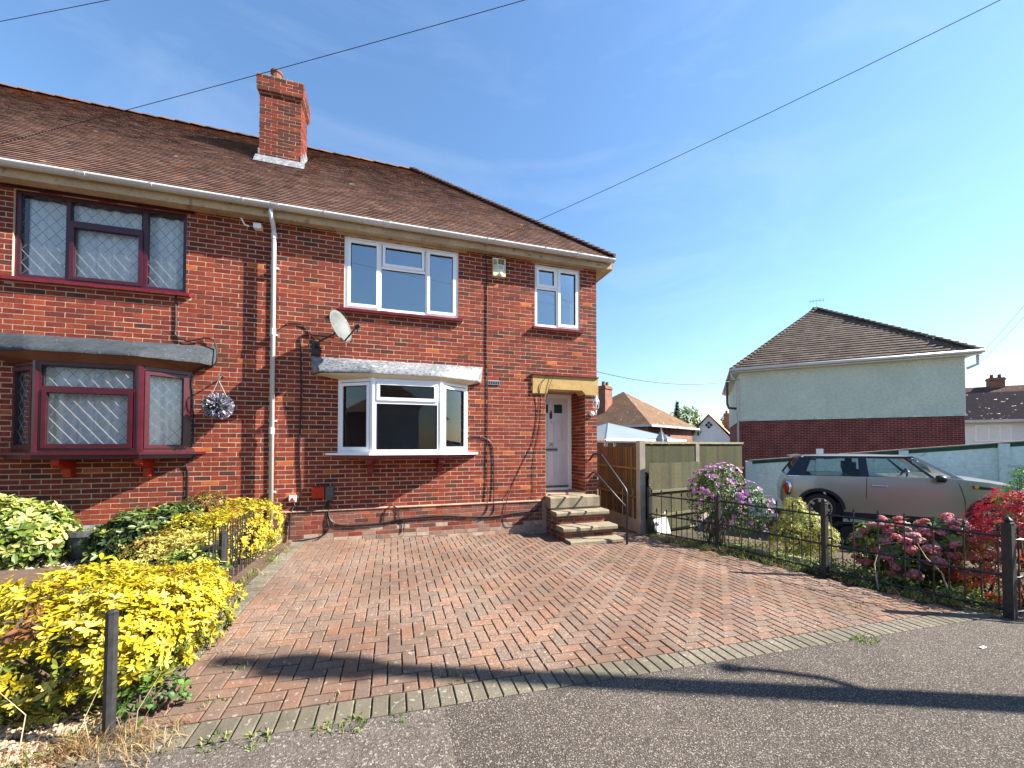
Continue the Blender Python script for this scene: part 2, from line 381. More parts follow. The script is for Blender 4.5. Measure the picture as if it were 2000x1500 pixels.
# --- window in a frame F: columns in u, list of (u0,u1,v0,v1,sash?) lights
def framed_window(name, house, F, w_, z0, z1, lights, fm, gm, n_out=-.05, fw=.055, sw=.05, lattice=False, bars=None, label=None):
    b = MB(); n0, n1 = n_out - .07, n_out
    b.fbox(F, (0, z0, n0), (fw, z1, n1)); b.fbox(F, (w_ - fw, z0, n0), (w_, z1, n1))
    b.fbox(F, (fw, z0, n0), (w_ - fw, z0 + fw, n1)); b.fbox(F, (fw, z1 - fw, n0), (w_ - fw, z1, n1))
    for (a, c, d, e) in (bars or []): b.fbox(F, (a, d, n0 + .002), (c, e, n1 - .002))
    wn = b.build(name, fm, house)
    for (a, c, d, e, sash) in lights:
        k = 0
        if sash:
            k = sw; s = MB(); m0, m1 = n1 - .03, n1 + .016
            s.fbox(F, (a, d, m0), (a + k, e, m1)); s.fbox(F, (c - k, d, m0), (c, e, m1)); s.fbox(F, (a + k, d, m0), (c - k, d + k, m1)); s.fbox(F, (a + k, e - k, m0), (c - k, e, m1))
            s.build('sash', fm, wn)
        g = .007; s = MB(); q0, q1 = n1 - .028, n1 - (.004 if sash else .012)
        for (aa, cc, dd, ee) in ((a+k, a+k+g, d+k, e-k), (c-k-g, c-k, d+k, e-k), (a+k+g, c-k-g, d+k, d+k+g), (a+k+g, c-k-g, e-k-g, e-k)): s.fbox(F, (aa, dd, q0), (cc, ee, q1))
        s.build('gasket', M['gasket'], wn)
        s = MB(); s.fbox(F, (a + k + .002, d + k + .002, n1 - .034), (c - k - .002, e - k - .002, n1 - .030)); s.build('pane', gm, wn)
        if lattice:
            l = MB(); aa, cc, dd, ee = a + k, c - k, d + k, e - k; du, dv = .15, .185; nn = n1 - .0275
            O, U, Nn = F
            for sgn in (1, -1):
                t0 = -40
                while t0 < 40:
                    pts = []
                    # line v = dd + sgn*(u-aa)*dv/du + t0*dv
                    for uu in (aa, cc):
                        vv = dd + sgn * (uu - aa) * dv / du + t0 * dv
                        if dd <= vv <= ee: pts.append((uu, vv))
                    for vv in (dd, ee):
                        uu = aa + sgn * (vv - dd - t0 * dv) * du / dv
                        if aa < uu < cc: pts.append((uu, vv))
                    t0 += 1
                    if len(pts) >= 2 and (Vector(pts[0]) - Vector(pts[1])).length > .02:
                        p3 = [O + U * p[0] + Nn * nn + Z * p[1] for p in pts[:2]]
                        l.tube(p3, .0028, 4)
            l.build('lead_lattice', M['came'], wn)
    return wn
def sloped_sill(house, F, u0, u1, z, m, d0=-.06, d1=.075, name='sill'):
    O, U, Nn = F; P3 = lambda u, v, n: O + U * u + Nn * n + Z * v; b = MB(); n = max(2, int((u1 - u0) / .16)); 
    for i in range(n):
        a = u0 + (u1 - u0) * i / n + .002; c = u0 + (u1 - u0) * (i + 1) / n - .002; j = rnd.uniform(-.003, .003)
        b.prism([P3(a, z - .07 + j, d1), P3(a, z - .025 + j, d1 + .004), P3(a, z, d0), P3(a, z - .07, d0)], U * (c - a))
    return b.build(name, m, house)

# ================================================================== RIGHT-HAND HOUSE
house = thing('brick_house', 'red brick end house with white windows, white front door numbered 30 and concrete steps', 'house', (-2.9, 0, 0))
FR = (Vector((0, 0, 0)), X, -Y)
UW = (-4.87, -2.90, 4.09, 5.34); SW = (-1.37, -.38, 4.09, 5.34); BAYH = (-4.88, -2.78, 1.60, 2.86); DOOR = (-1.147, -.27, .70, 2.84)
LINT = (-1.43, 0.01, 2.75, 3.115)
PL = .625
wall = wall_core('wall', FR, -5.9, 0, PL - .05, 5.42, [UW, SW, BAYH, DOOR], .27, M['mortar'], house)
holes = [UW, SW, BAYH, DOOR, LINT, (-4.95, -4.87, 4.0, 4.09), (-2.90, -2.82, 4.0, 4.09), UW[:2] + (4.03, 4.09), SW[:2] + (4.03, 4.09), (-2.36, -2.09, 2.875, 2.955)]
items = brick_panel(FR, -5.9, 0, PL + .012, 5.40, holes, off=.06)
# pillar reveal beside the door
FV = (Vector((-.276, 0, 0)), Y, -X)
items += brick_panel(FV, .005, .70, .77, 2.84, off=.1)
pieces(items, 'brick', 'bricks', M['brick'], wall)
rv = MB(); rv.box((-.262, .012, .6), (-.008, .72, 2.9)); rv.build('door_pier', M['mortar'], house)
# plinth
pl = wall_core('plinth', (Vector((0, -.035, 0)), X, -Y), -5.9, 0, -.15, PL, [], .25, M['plinth_mortar'], house)
def pcol():
    r = rnd.random(); c = rnd.choice(BO if r < .03 else BD if r < .4 else BC); q = rnd.uniform(.8, 1.08); k = rnd.uniform(0, .25); g = S(170, 150, 132)
    return tuple(a * q * (1 - k) + b * k for a, b in zip(c, g))
def ecol():
    c = pcol(); k = rnd.uniform(.25, .85); g = S(200, 184, 166); return tuple(a * (1 - k) + b * k for a, b in zip(c, g))
its = brick_panel((Vector((0, -.035, 0)), X, -Y), -5.9, -1.24, PL - 4 * .075, PL - .004, colf=pcol)
its += brick_panel((Vector((0, -.035, 0)), X, -Y), -5.9, -1.24, PL - 6 * .075, PL - 4 * .075, colf=lambda: ecol() if rnd.random() < .3 else pcol())
its += brick_panel((Vector((0, -.035, 0)), X, -Y), -5.9, -1.24, PL - 9 * .075, PL - 6 * .075, colf=ecol)
pieces(its, 'brick', 'bricks', M['brick'], pl, 200)
le = MB()
for i in range(26):
    a = -5.9 + i * .18; le.prism([(a, -.05, PL - .002), (a, -.05, PL + .006 + rnd.uniform(0, .006)), (a, .0, PL + .022), (a, .0, PL - .002)], (min(.18, -1.24 - a) - .001, 0, 0))
le.build('plinth_ledge', M['plinth_mortar'], house)
# remaining shell
sh = MB(); sh.box((-.27, .70, -.15), (-.005, 7.4, 5.42)); sh.box((-5.9, 7.1, -.15), (-.27, 7.4, 5.42)); sh.box((-6.0, .30, -.15), (-5.88, 7.1, 5.42))
so_ = sh.build('side_wall', M['far_brick2'], house); wall_uv(so_)
rm = MB(); rm.box((-5.88, .28, 2.95), (-.28, 7.05, 3.15)); rm.box((-5.88, .28, .45), (-.28, 7.05, .69)); rm.box((-5.88, .28, 5.36), (-.28, 7.05, 5.41)); rm.box((-5.86, 3.9, .7), (-.28, 4.0, 5.36))
rm.box((-1.35, .9, .7), (-1.25, 3.9, 2.95))
rm.build('room_partition', M['room'], house)

# upper windows
u = UW[0]; FU = (Vector((u, 0, 0)), X, -Y); wd = UW[1] - UW[0]
framed_window('window', house, FU, wd, 4.09, 5.34,
    [(.05, .57, 4.135, 5.295, True), (.62, 1.35, 4.90, 5.295, True), (.60, 1.37, 4.145, 4.86, False), (1.40, wd - .05, 4.135, 5.295, True)], M['upvc'], M['upper_glass'], n_out=-.03,
    bars=[(.565, .605, 4.14, 5.29), (1.365, 1.405, 4.14, 5.29), (.6, 1.37, 4.855, 4.905)])
for q in (((.16, 5.30, -.03), (.47, 5.322, -.005)), ((1.5, 5.30, -.03), (1.82, 5.322, -.005))): MB().fbox(FU, *q).build('trickle_vent', M['upvc'], house)
sloped_sill(house, FR, -4.95, -2.82, 4.092, M['sill_red'])
FS = (Vector((SW[0], 0, 0)), X, -Y); wd = .99
framed_window('window', house, FS, wd, 4.09, 5.34,
    [(.04, .47, 4.90, 5.295, True), (.045, .465, 4.145, 4.86, False), (.51, wd - .04, 4.135, 5.295, True)], M['upvc'], M['upper_glass'], n_out=-.03,
    bars=[(.465, .51, 4.14, 5.29), (.04, .47, 4.855, 4.905)])
for q in (((.08, 5.30, -.03), (.42, 5.322, -.005)), ((.56, 5.30, -.03), (.9, 5.322, -.005))): MB().fbox(FS, *q).build('trickle_vent', M['upvc'], house)
sloped_sill(house, FR, -1.43, -.33, 4.092, M['sill_red'])

# bay windows (both houses)
def bay(house, xl, xr, fl, fr, yw, d, z0, z1, fm, gm, lattice, roof_m, soff_m, xe0, xe1, zt, ze, sill_m, dl, under_m, brk, brk_m):
    A, B, C_, D = Vector((xl, yw, 0)), Vector((fl, yw - d, 0)), Vector((fr, yw - d, 0)), Vector((xr, yw, 0))
    def seg(P, Q): U = (Q - P).normalized(); return (P, U, Vector((U.y, -U.x, 0))), (Q - P).length
    for p in (B, C_): MB().tube([p + Vector((0, .035, z0)), p + Vector((0, .035, z1))], .05, 8).build('bay_post', fm, house)
    F1, w1 = seg(A, B); F2, w2 = seg(B, C_); F3, w3 = seg(C_, D)
    zt_ = z0 + (z1 - z0) * .68
    framed_window('bay_window', house, F1, w1, z0, z1, [(.05, w1 - .06, z0 + .05, z1 - .07, True)], fm, gm, n_out=0, lattice=lattice)
    if lattice:
        framed_window('bay_window', house, F2, w2, z0, z1, [(.07, w2 - .07, z0 + .06, zt_ + .02, True), (.07, w2 - .07, zt_ + .05, z1 - .06, False)], fm, gm, n_out=0, lattice=True, bars=[(.05, w2 - .05, zt_ + .01, zt_ + .06)])
    else:
        framed_window('bay_window', house, F2, w2, z0, z1, [(.07, w2 - .07, z0 + .06, zt_ - .02, False), (.06, w2 - .06, zt_ + .03, z1 - .06, True)], fm, gm, n_out=0, bars=[(.05, w2 - .05, zt_ - .025, zt_ + .03)])
    framed_window('bay_window', house, F3, w3, z0, z1, [(.06, w3 - .05, z0 + .05, z1 - .07, True)], fm, gm, n_out=0, lattice=lattice)
    # sill board
    o = .07; pts = [(xl - .2, yw), (xl - .17, yw - .05), (fl - .05, yw - d - o), (fr + .05, yw - d - o), (xr + .17, yw - .05), (xr + .2, yw)]
    MB().prism([(p[0], p[1], z0 - .035) for p in pts], (0, 0, .034)).build('sill', sill_m, house)
    pts2 = [(xl - .08, yw), (fl - .02, yw - d - .02), (fr + .02, yw - d - .02), (xr + .08, yw)]
    MB().prism([(p[0], p[1], z0 - .095) for p in pts2], (0, 0, .058)).build('apron', under_m, house)
    for bx in brk:
        MB().prism([(bx - .045, yw - .002, z0 - .36), (bx - .045, yw - .09, z0 - .36), (bx - .045, yw - .1, z0 - .24), (bx - .045, yw - d + .06, z0 - .17), (bx - .045, yw - d + .06, z0 - .097), (bx - .045, yw - .002, z0 - .097)], (.09, 0, 0)).build('bracket', brk_m, house)
    # roof: sloped lead from wall line down to eave polyline
    ex0, ex1 = xe0 + .17, xe1 - .15; eo = d + dl
    top = [(xe0, yw - .004, zt), (xe0 + .55, yw - .004, zt + .005), (xe1 - .55, yw - .004, zt), (xe1, yw - .004, zt - .005)]
    eav = [(ex0, yw - .20, ze), (fl - .02, yw - eo, ze - .015), (fr + .03, yw - eo, ze - .02), (ex1, yw - .20, ze - .02)]
    n = 10; b = MB(); T = []; E_ = []
    for i in range(3):
        for k in range(n):
            t = k / n; T.append(Vector(top[i]).lerp(Vector(top[i+1]), t)); E_.append(Vector(eav[i]).lerp(Vector(eav[i+1]), t))
    T.append(Vector(top[3])); E_.append(Vector(eav[3]))
    for i, e in enumerate(E_): e.z += rnd.uniform(-.004, .004); e.y += rnd.uniform(-.002, .002)
    for t in T: t.z += rnd.uniform(-.002, .003)
    E2 = [e - Vector((0, -.004, .05)) for e in E_]
    m_ = len(T); b.add(T + E_ + E2, [(i, i + m_, i + m_ + 1, i + 1) for i in range(m_ - 1)] + [(i + m_, i + 2*m_, i + 2*m_ + 1, i + m_ + 1) for i in range(m_ - 1)])
    zb = ze - .05
    b.add([top[0], eav[0], (ex0, yw - .2, zb), (xe0 + .03, yw - .004, zb)], [(0, 3, 2, 1)]); b.add([top[3], eav[3], (ex1, yw - .2, zb - .02), (xe1 - .03, yw - .004, zb - .02)], [(0, 1, 2, 3)])
    b.build('bay_roof', roof_m, house, smooth=True)
    s = MB(); k = .02; pp = [(ex0 + .02, yw - .19), (fl - .01, yw - eo + .02), (fr + .02, yw - eo + .02), (ex1 - .02, yw - .19), (xe1 - .06, yw - .006), (xe0 + .06, yw - .006)]
    inner = [(xl - .0, yw - .02), (fl, yw - d - .01), (fr, yw - d - .01), (xr, yw - .02)]
    zi = z1 - .004
    s.add([(p[0], p[1], zb - .012) for p in pp] + [(p[0], p[1], zi) for p in inner], [(0, 6, 7, 1), (1, 7, 8, 2), (2, 8, 9, 3), (3, 9, 4), (5, 6, 0)])
    s.build('bay_soffit', soff_m, house)
    c = MB(); c.prism([(p.x, p.y + .01, z1 - .01) for p in (A, B, C_, D)], (0, 0, .04)); c.build('bay_ceiling', M['room'], house)
bay(house, -4.95, -2.72, -4.375, -3.265, 0, .36, 1.59, 2.84, M['upvc'], M['window_glass'], False, M['lead'], M['soffit'], -5.38, -2.43, 3.205, 2.97, M['upvc'], .09, M['sill_red'], (-4.42, -3.24), M['sill_red'])

# lintel over the door
MB().prism([(-1.43, -.03, 3.11), (-1.43, -.03, 2.752), (-1.13, -.03, 2.752), (-1.09, -.03, 2.842), (-.35, -.03, 2.842), (-.27, -.03, 2.755), (.02, -.03, 2.755), (.02, -.03, 3.11)], (0, .30, 0)).build('lintel', M['stone'], house)
sl2 = MB()
for i in range(9): sl2.prism([(-1.45 + i*.164, -.06, 3.115), (-1.45 + i*.164, -.06, 3.13), (-1.45 + i*.164, -.001, 3.142), (-1.45 + i*.164, -.001, 3.115)], (.162, 0, 0))
sl2.build('tile_creasing', M['sill_red'], house)
# porch recess: floor, ceiling, left cheek
rc = MB(); rc.box((-1.25, .02, 2.845), (-.2, .75, 2.95)); rc.box((-1.20, .0, .62), (-.27, .75, .748)); rc.box((-1.30, .26, .7), (-1.16, .75, 2.9)); rc.build('porch_recess', M['plinth_mortar'], house)
# front door
door = MB(); door.box((-1.155, .655, .80), (-.34, .70, 2.76)).build('door', M['door'], house)
dr = [o for o in COL.objects if o.name.startswith('door') and o.type == 'MESH'][-1]
dr = bpy.data.objects['door']
fr_ = MB(); fr_.box((-.345, .63, .75), (-.272, .72, 2.84)); fr_.box((-1.16, .63, 2.76), (-.345, .72, 2.84)); fr_.box((-1.16, .60, .75), (-.345, .72, .80)); fr_.build('door_frame', M['upvc'], dr)
for (a, c, d, e) in ((-.70, -.48, 1.80, 2.26), (-.70, -.48, 1.02, 1.54), (-1.04, -.82, 1.80, 2.26), (-1.04, -.82, 1.02, 1.54)):
    b = MB(); t = .022
    for k, (i, nn) in enumerate(((0, .020), (.035, .010))):
        b.box((a+i, .655-nn, d+i), (a+i+t, .656, e-i)); b.box((c-i-t, .655-nn, d+i), (c-i, .656, e-i)); b.box((a+i+t, .655-nn, d+i), (c-i-t, .656, d+i+t)); b.box((a+i+t, .655-nn, e-i-t), (c-i-t, .656, e-i))
    b.box((a+.075, .643, d+.075), (c-.075, .656, e-.075)); b.build('raised_panel', M['door'], dr)
for a in (-.715, -1.045):
    b = MB(); b.box((a, .640, 2.40), (a+.24, .656, 2.64)); g = b.build('light_bead', M['door'], dr)
    b = MB(); b.box((a+.025, .634, 2.425), (a+.215, .641, 2.615)); b.build('door_pane', M['gasket'], dr)
b = MB(); b.prism([(-.785, .64, 2.30), (-.735, .64, 2.30), (-.74, .622, 2.40), (-.76, .618, 2.49), (-.79, .622, 2.40)], (0, .015, 0)); b.build('knocker', M['black_iron'], dr)
b = MB(); b.box((-.93, .638, 1.58), (-.60, .656, 1.675)); lb = b.build('letterbox', M['steel'], dr)
b = MB(); b.box((-.91, .632, 1.605), (-.62, .639, 1.65)); b.build('letterbox_flap', M['grey_plastic'], dr)
b = MB(); b.lathe([(.012, 0), (.012, .012), (.004, .016)], n=10).xf(Matrix.Translation((-.759, .656, 2.233)) @ Matrix.Rotation(R(90), 4, 'X')); b.build('peephole', M['black_iron'], dr)
b = MB(); b.box((-1.155, .615, .815), (-.36, .655, .845)); b.build('weather_bar', mat('bronze_bar', S(150, 110, 60), .4, metal=.6), dr)
def text(body, name, size, loc, rot, m, parent, depth=.002):
    cu = bpy.data.curves.new(name, 'FONT'); cu.body = body; cu.size = size; cu.align_x = 'CENTER'; cu.extrude = depth
    tmp = bpy.data.objects.new(name + '_tmp', cu); COL.objects.link(tmp)
    me = bpy.data.meshes.new_from_object(tmp.evaluated_get(bpy.context.evaluated_depsgraph_get()))
    bpy.data.objects.remove(tmp); me.materials.clear(); me.materials.append(m)
    M4 = Matrix.Translation(loc) @ rot; me.transform(M4); o = bpy.data.objects.new(name, me); COL.objects.link(o); o.parent = parent
    if parent.parent is None: o.matrix_parent_inverse = Matrix.Translation(-parent.location)
    return o
RX90 = Matrix.Rotation(R(90), 4, 'X')
text('30', 'door_number', .115, (-.755, .652, 1.70), RX90, M['black_iron'], dr)

# steps
def tread(x0, x1, y0, y1, z, t=.075):
    b = MB(); k = .02; n = 8; pts = []
    for i in range(n + 1):
        pts.append((x0 + (x1 - x0) * i / n, rnd.uniform(-.006, .006), rnd.uniform(-.006, .006)))
    vs = []
    for (x, dy, dz) in pts: vs += [(x, y1, z - t), (x, y0 + k + dy, z - t), (x, y0 + dy, z - t + k), (x, y0 + dy, z - k), (x, y0 + k + dy, z + dz * .3), (x, y1, z)]
    fs = [(i*6+j, i*6+(j+1)%6, (i+1)*6+(j+1)%6, (i+1)*6+j) for i in range(n) for j in range(6)] + [tuple(range(6))[::-1], tuple(n*6+j for j in range(6))]
    return b.add(vs, fs)
steps = MB()
steps.box((-1.14, -.27, -.1), (-.14, -.005, .50)); steps.box((-1.12, -.50, -.1), (-.14, -.275, .385)); steps.box((-1.10, -.78, -.1), (-.12, -.505, .165))
st = steps.build('steps', M['plinth_mortar'], house)
its = []
for (x0, x1, yf, z0, z1) in ((-1.10, -.12, -.785, -.02, .165), (-1.12, -.14, -.505, .20, .39)):
    its += brick_panel((Vector((0, yf, 0)), X, -Y), x0, x1, z0, z1, colf=pcol)
FL = (Vector((-1.142, 0, 0)), Y, -X)
its += brick_panel(FL, -.27, 0, -.02, .50, colf=pcol); its += brick_panel((Vector((-1.124, 0, 0)), Y, -X), -.5, -.27, -.02, .38, colf=pcol); its += brick_panel((Vector((-1.104, 0, 0)), Y, -X), -.78, -.5, -.02, .165, colf=pcol)
pieces(its, 'brick', 'bricks', M['brick'], st)
tread(-1.17, -.12, -.30, .02, .72, .22).build('tread', M['concrete'], st)
tread(-1.16, -.06, -.56, -.26, .475, .085).build('tread', M['concrete'], st)
tread(-1.15, -.05, -.84, -.50, .245, .085).build('tread', M['concrete'], st)
tread(-1.10, -.05, -1.03, -.78, .045, .085).build('tread', M['concrete'], st)

# vent, soffit, fascia, gutter, downpipe
vt = MB(); vt.box((-2.355, -.004, 2.88), (-2.095, .02, 2.95)); vn = vt.build('air_vent', M['gasket'], house)
b = MB()
for i in range(8): b.box((-2.355 + i*.0345, -.014, 2.88), (-2.345 + i*.0345, -.002, 2.95))
b.box((-2.355, -.015, 2.94), (-2.095, -.002, 2.952)); b.box((-2.355, -.015, 2.876), (-2.095, -.002, 2.885)); b.build('vent_grille', M['steel'], vn)
EY, EZ = -.145, 5.62       # tile eave line
def eaves(house, x0, x1, corner):
    b = MB(); b.box((x0, -.13, 5.385), (x1, .05, 5.41)); b.build('soffit', M['timber_trim'], house)
    b = MB(); b.box((x0, -.155, 5.375), (x1, -.131, 5.57)); b.build('fascia', M['timber_trim'], house)
    b = MB(); n = 9; yc, zc, r = -.222, 5.55, .068; vs = []
    for x in (x0, x1):
        for rr in (r, r - .006):
            for k in range(n + 1):
                a = math.pi + math.pi * k / n; vs.append((x, yc + rr * math.cos(a), zc + rr * math.sin(a)))
    m_ = n + 1; fs = []
    for k in range(n): fs += [(k, k+1, 2*m_+k+1, 2*m_+k), (m_+k, 3*m_+k, 3*m_+k+1, m_+k+1)]
    fs += [(0, 2*m_, 3*m_, m_), (n, m_+n, 3*m_+n, 2*m_+n)]
    b.add(vs, fs); g = b.build('gutter', M['gutter'], house, smooth=True)
    return g
def bracket(g, x, wide=False):
    b = MB(); w_ = .022 if not wide else .10
    for dx in (0,):
        pts = [(x + dx, -.222 + .075 * math.cos(math.pi + math.pi * k / 8), 5.55 + .075 * math.sin(math.pi + math.pi * k / 8)) for k in range(9)]
        for i in range(8):
            p, q = Vector(pts[i]), Vector(pts[i+1]); b.prism([p - X*w_/2, p + X*w_/2, q + X*w_/2, q - X*w_/2], (Vector((x+dx, -.222, 5.55)) - (p+q)/2) * .12)
    b.build('gutter_union' if wide else 'gutter_bracket', M['gutter'], g)
g = eaves(house, -5.9, .29, True)
for x in (-5.15, -3.45, -2.4, -1.25): bracket(g, x)
for x in (-5.86, -4.18, -.52, .18): bracket(g, x, True)
b = MB(); b.box((.0, .052, 5.388), (.28, 7.4, 5.412)); b.build('side_soffit', M['timber_trim'], house)
b = MB(); b.box((.281, -.155, 5.375), (.305, 7.4, 5.57)); b.build('side_fascia', M['timber_trim'], house)
# window head boards under the soffit
b = MB(); b.box((-5.0, -.02, 5.342), (-2.75, .05, 5.384)); b.box((-1.45, -.02, 5.342), (-.3, .05, 5.384)); b.build('head_board', M['timber_trim'], house)
dp = MB(); dp.tube([(-5.93, -.215, 5.49), (-5.93, -.215, 5.40), (-5.92, -.10, 5.24), (-5.92, -.07, 5.15), (-5.915, -.07, .35)], .034, 10); dpo = dp.build('downpipe', M['gutter'], house, smooth=True)
for z in (5.12, 3.55, 1.95): MB().tube([(-5.918, -.07, z - .05), (-5.918, -.07, z + .05)], .042, 10).build('pipe_collar', M['gutter'], dpo)
for z in (4.6, 3.5, 2.1, .95):
    MB().box((-5.98, -.03, z), (-5.86, .05, z + .03)).build('pipe_clip', M['gutter'], dpo)

# roofs
TC = [S(124, 95, 84), S(116, 87, 78), S(130, 99, 86), S(108, 84, 76), S(119, 88, 77), S(132, 104, 92)]
TO = [S(150, 96, 58), S(136, 90, 58)]
PITCHV = Vector((0, 3.84, 3.68)).normalized(); RY, RZ = 3.67, 9.30
def tiles(O, U, V, Nn, W, H, inside, tw=.165, ga=.1, th=.013, warm=lambda u, v: 0.0):
    out = []; row = 0; v = 0
    while v < H:
        u = -(row % 2) * tw / 2
        while u < W:
            if inside(u + tw / 2, v + ga / 2):
                c = rnd.choice(TO if rnd.random() < warm(u, v) else TC); q = rnd.uniform(.82, 1.12); c = tuple(a * q for a in c)
                lift = rnd.uniform(0, .004); a, b2 = u + .002, u + tw - .002; e = v + ga * 1.3
                P3 = lambda uu, vv, nn: O + U * uu + V * vv + Nn * nn
                vv = [P3(a, v, th + .012 + lift), P3(b2, v, th + .012 + lift * rnd.uniform(.3, 1)), P3(b2, e, .006), P3(a, e, .006), P3(a, v, .0), P3(b2, v, .0)]
                out.append(([tuple(p) for p in vv], [(0, 1, 2, 3), (4, 5, 1, 0), (1, 5, 2), (0, 3, 4)], c))
            u += tw
        v += ga; row += 1
    return out
SL = (RZ - EZ) / PITCHV.z; NRM = X.cross(PITCHV)
def warmf(u, v): return .02 + (.25 if v > SL - .45 else 0) + (.1 if v > SL - .9 else 0)
HX0 = .32; 
b = MB(); dn = Vector((0, 0, -.03))
rdg = Vector((-3.62, RY, RZ)); ce = Vector((HX0, EY, EZ)); cb = Vector((HX0, 7.5, EZ))
b.add([Vector((-5.9, EY, EZ)) + dn, ce + dn, rdg + dn, Vector((-5.9, RY, RZ)) + dn, cb + dn, Vector((-5.9, 7.5, EZ)) + dn], [(0, 1, 2, 3), (1, 4, 2), (4, 5, 3, 2)])
roof = b.build('roof', mat('roof_underlay', S(70, 52, 46), .9), house)
hipx = lambda v: (ce.x + (rdg.x - ce.x) * v / SL)
its = tiles(Vector((-5.9, EY, EZ)), X, PITCHV, NRM, 6.4, SL, lambda u, v: -5.9 + u < hipx(v) + .05, warm=warmf)
pieces(its, 'roof_tile', 'roof_tiles', M['tile'], roof)
hv = Vector((rdg.x - ce.x, 0, RZ - EZ)); hl = hv.length; hv.normalize(); hn = Y.cross(hv)
its = tiles(Vector((HX0, EY, EZ)), Y, hv, hn, 7.6, hl, lambda u, v: (v / hl) * 3.8 < u < 7.6 - (v / hl) * 3.8)
mm = MB()
for i in its: mm.add(*i)
mm.build('hip_slope_tiles', M['tile'], roof, kind='stuff')
# bonnet hip tiles and ridge tiles
def half_tile(p, d, up, L, r, c, lip=.03):
    d = d.normalized(); s = d.cross(up).normalized(); n = s.cross(d).normalized(); vs = []; k = 6
    for q, rr, lf in ((p, r, lip), (p + d * L, r * .8, .0)):
        for i in range(k + 1):
            a = math.pi * i / k; vs.append(tuple(q + s * rr * math.cos(a) + n * (rr * math.sin(a) * .75 + lf)))
    fs = [(i, i+1, k+1+i+1, k+1+i) for i in range(k)] + [tuple(range(k+1))]
    return (vs, fs, c)
hd = (rdg - ce); nh = 50
for i in range(nh):
    c = rnd.choice(TC); q = rnd.uniform(.8, 1.1)
    MB().add(*half_tile(ce + hd * (i / nh) + Z * .01, hd, Z, hd.length / nh * 1.35, .085, tuple(a * q for a in c))).build('hip_tile', M['tile'], roof)
def ridge(x0, x1, parent):
    n = int((x1 - x0) / .3)
    for i in range(n):
        c = rnd.choice(TO + TC[:2]); q = rnd.uniform(.85, 1.1)
        MB().add(*half_tile(Vector((x0 + (x1-x0)*i/n, RY, RZ - .02 + rnd.uniform(-.006, .006))), X, Z, (x1-x0)/n*1.05, .085, tuple(a*q for a in c), .008)).build('ridge_tile', M['tile'], parent)
ridge(-5.9, -3.6, roof)

# ================================================================== LEFT-HAND HOUSE
YL = .055; LX = -13.0
lhouse = thing('brick_house', 'red brick house with dark rosewood leaded windows and a black bay roof', 'house', (-9, 0, 0))
FLH = (Vector((0, YL, 0)), X, -Y)
LUW = (-9.17, -7.15, 4.09, 5.34); LB = (-9.07, -7.1, 1.62, 2.86)
lwall = wall_core('wall', FLH, LX, -5.9, -.2, 5.42, [LUW, LB], .27, M['mortar'], lhouse)
its = brick_panel(FLH, -12.2, -5.9, .112, 5.40, [LUW, LB, (-9.25, -9.17, 3.98, 4.09), (-7.15, -7.07, 3.98, 4.09), LUW[:2] + (4.0, 4.09)], off=.02)
pieces(its, 'brick', 'bricks', M['brick'], lwall)
ret = brick_panel((Vector((-5.9, 0, 0)), Y, -X), 0, YL, PL, 5.4); mm = MB()
for i in ret: mm.add(*i)
mm.build('corner_bricks', M['brick'], wall, kind='stuff')
sh = MB(); sh.box((LX, 7.1, -.2), (-6.0, 7.4, 5.42)); sh.box((LX, .33, -.2), (LX + .25, 7.1, 5.42)); o = sh.build('side_wall', M['far_brick2'], lhouse); wall_uv(o)
rm = MB(); rm.box((LX + .26, .34, 2.95), (-6.02, 7.05, 3.15)); rm.box((LX + .26, .34, .4), (-6.02, 7.05, .6)); rm.box((LX + .26, .34, 5.36), (-6.02, 7.05, 5.41)); rm.box((LX + .26, 3.6, .6), (-6.02, 3.7, 5.36)); rm.build('room_partition', M['room'], lhouse)
FLU = (Vector((LUW[0], YL, 0)), X, -Y); wd = 2.02
framed_window('window', lhouse, FLU, wd, 4.09, 5.34,
    [(.05, .56, 4.14, 5.29, False), (.60, 1.44, 5.0, 5.29, False), (.60, 1.46, 4.13, 4.95, True), (1.50, wd - .05, 4.14, 5.29, False)], M['rosewood'], M['window_glass'], n_out=-.03, lattice=True,
    bars=[(.55, .60, 4.14, 5.29), (1.45, 1.51, 4.14, 5.29), (.6, 1.46, 4.94, 5.0)])
sloped_sill(lhouse, FLH, -9.4, -7.07, 4.092, M['sill_red'])
bay(lhouse, -9.13, -7.05, -8.645, -7.525, YL, .36, 1.62, 2.86, M['rosewood'], M['window_glass'], True, M['dark_lead'], mat('brown_bay_soffit', S(120, 72, 46), .8, var=((4, .2),)), -9.55, -6.72, 3.28, 3.04, M['rosewood'], .12, M['rosewood'], (-8.47, -7.55), M['bright_red'])
g = eaves(lhouse, LX, -5.9, False)
for x in (-7.45, -6.3): bracket(g, x)
bracket(g, -8.25, True)
b = MB(); b.box((-9.3, YL - .02, 5.342), (-7.05, YL + .05, 5.384)); b.build('head_board', M['rosewood'], lhouse)
b = MB(); b.add([(LX, EY, EZ - .03), (-5.9, EY, EZ - .03), (-5.9, RY, RZ - .03), (LX, RY, RZ - .03), (-5.9, 7.5, EZ - .03), (LX, 7.5, EZ - .03)], [(0, 1, 2, 3), (3, 2, 4, 5)])
lroof = b.build('roof', bpy.data.materials['roof_underlay'], lhouse)
its = tiles(Vector((-12.9, EY, EZ)), X, PITCHV, NRM, 7.1, SL, lambda u, v: u < 7.09, warm=warmf)
pieces(its, 'roof_tile', 'roof_tiles', M['tile'], lroof)
ridge(-12.9, -5.9, lroof)
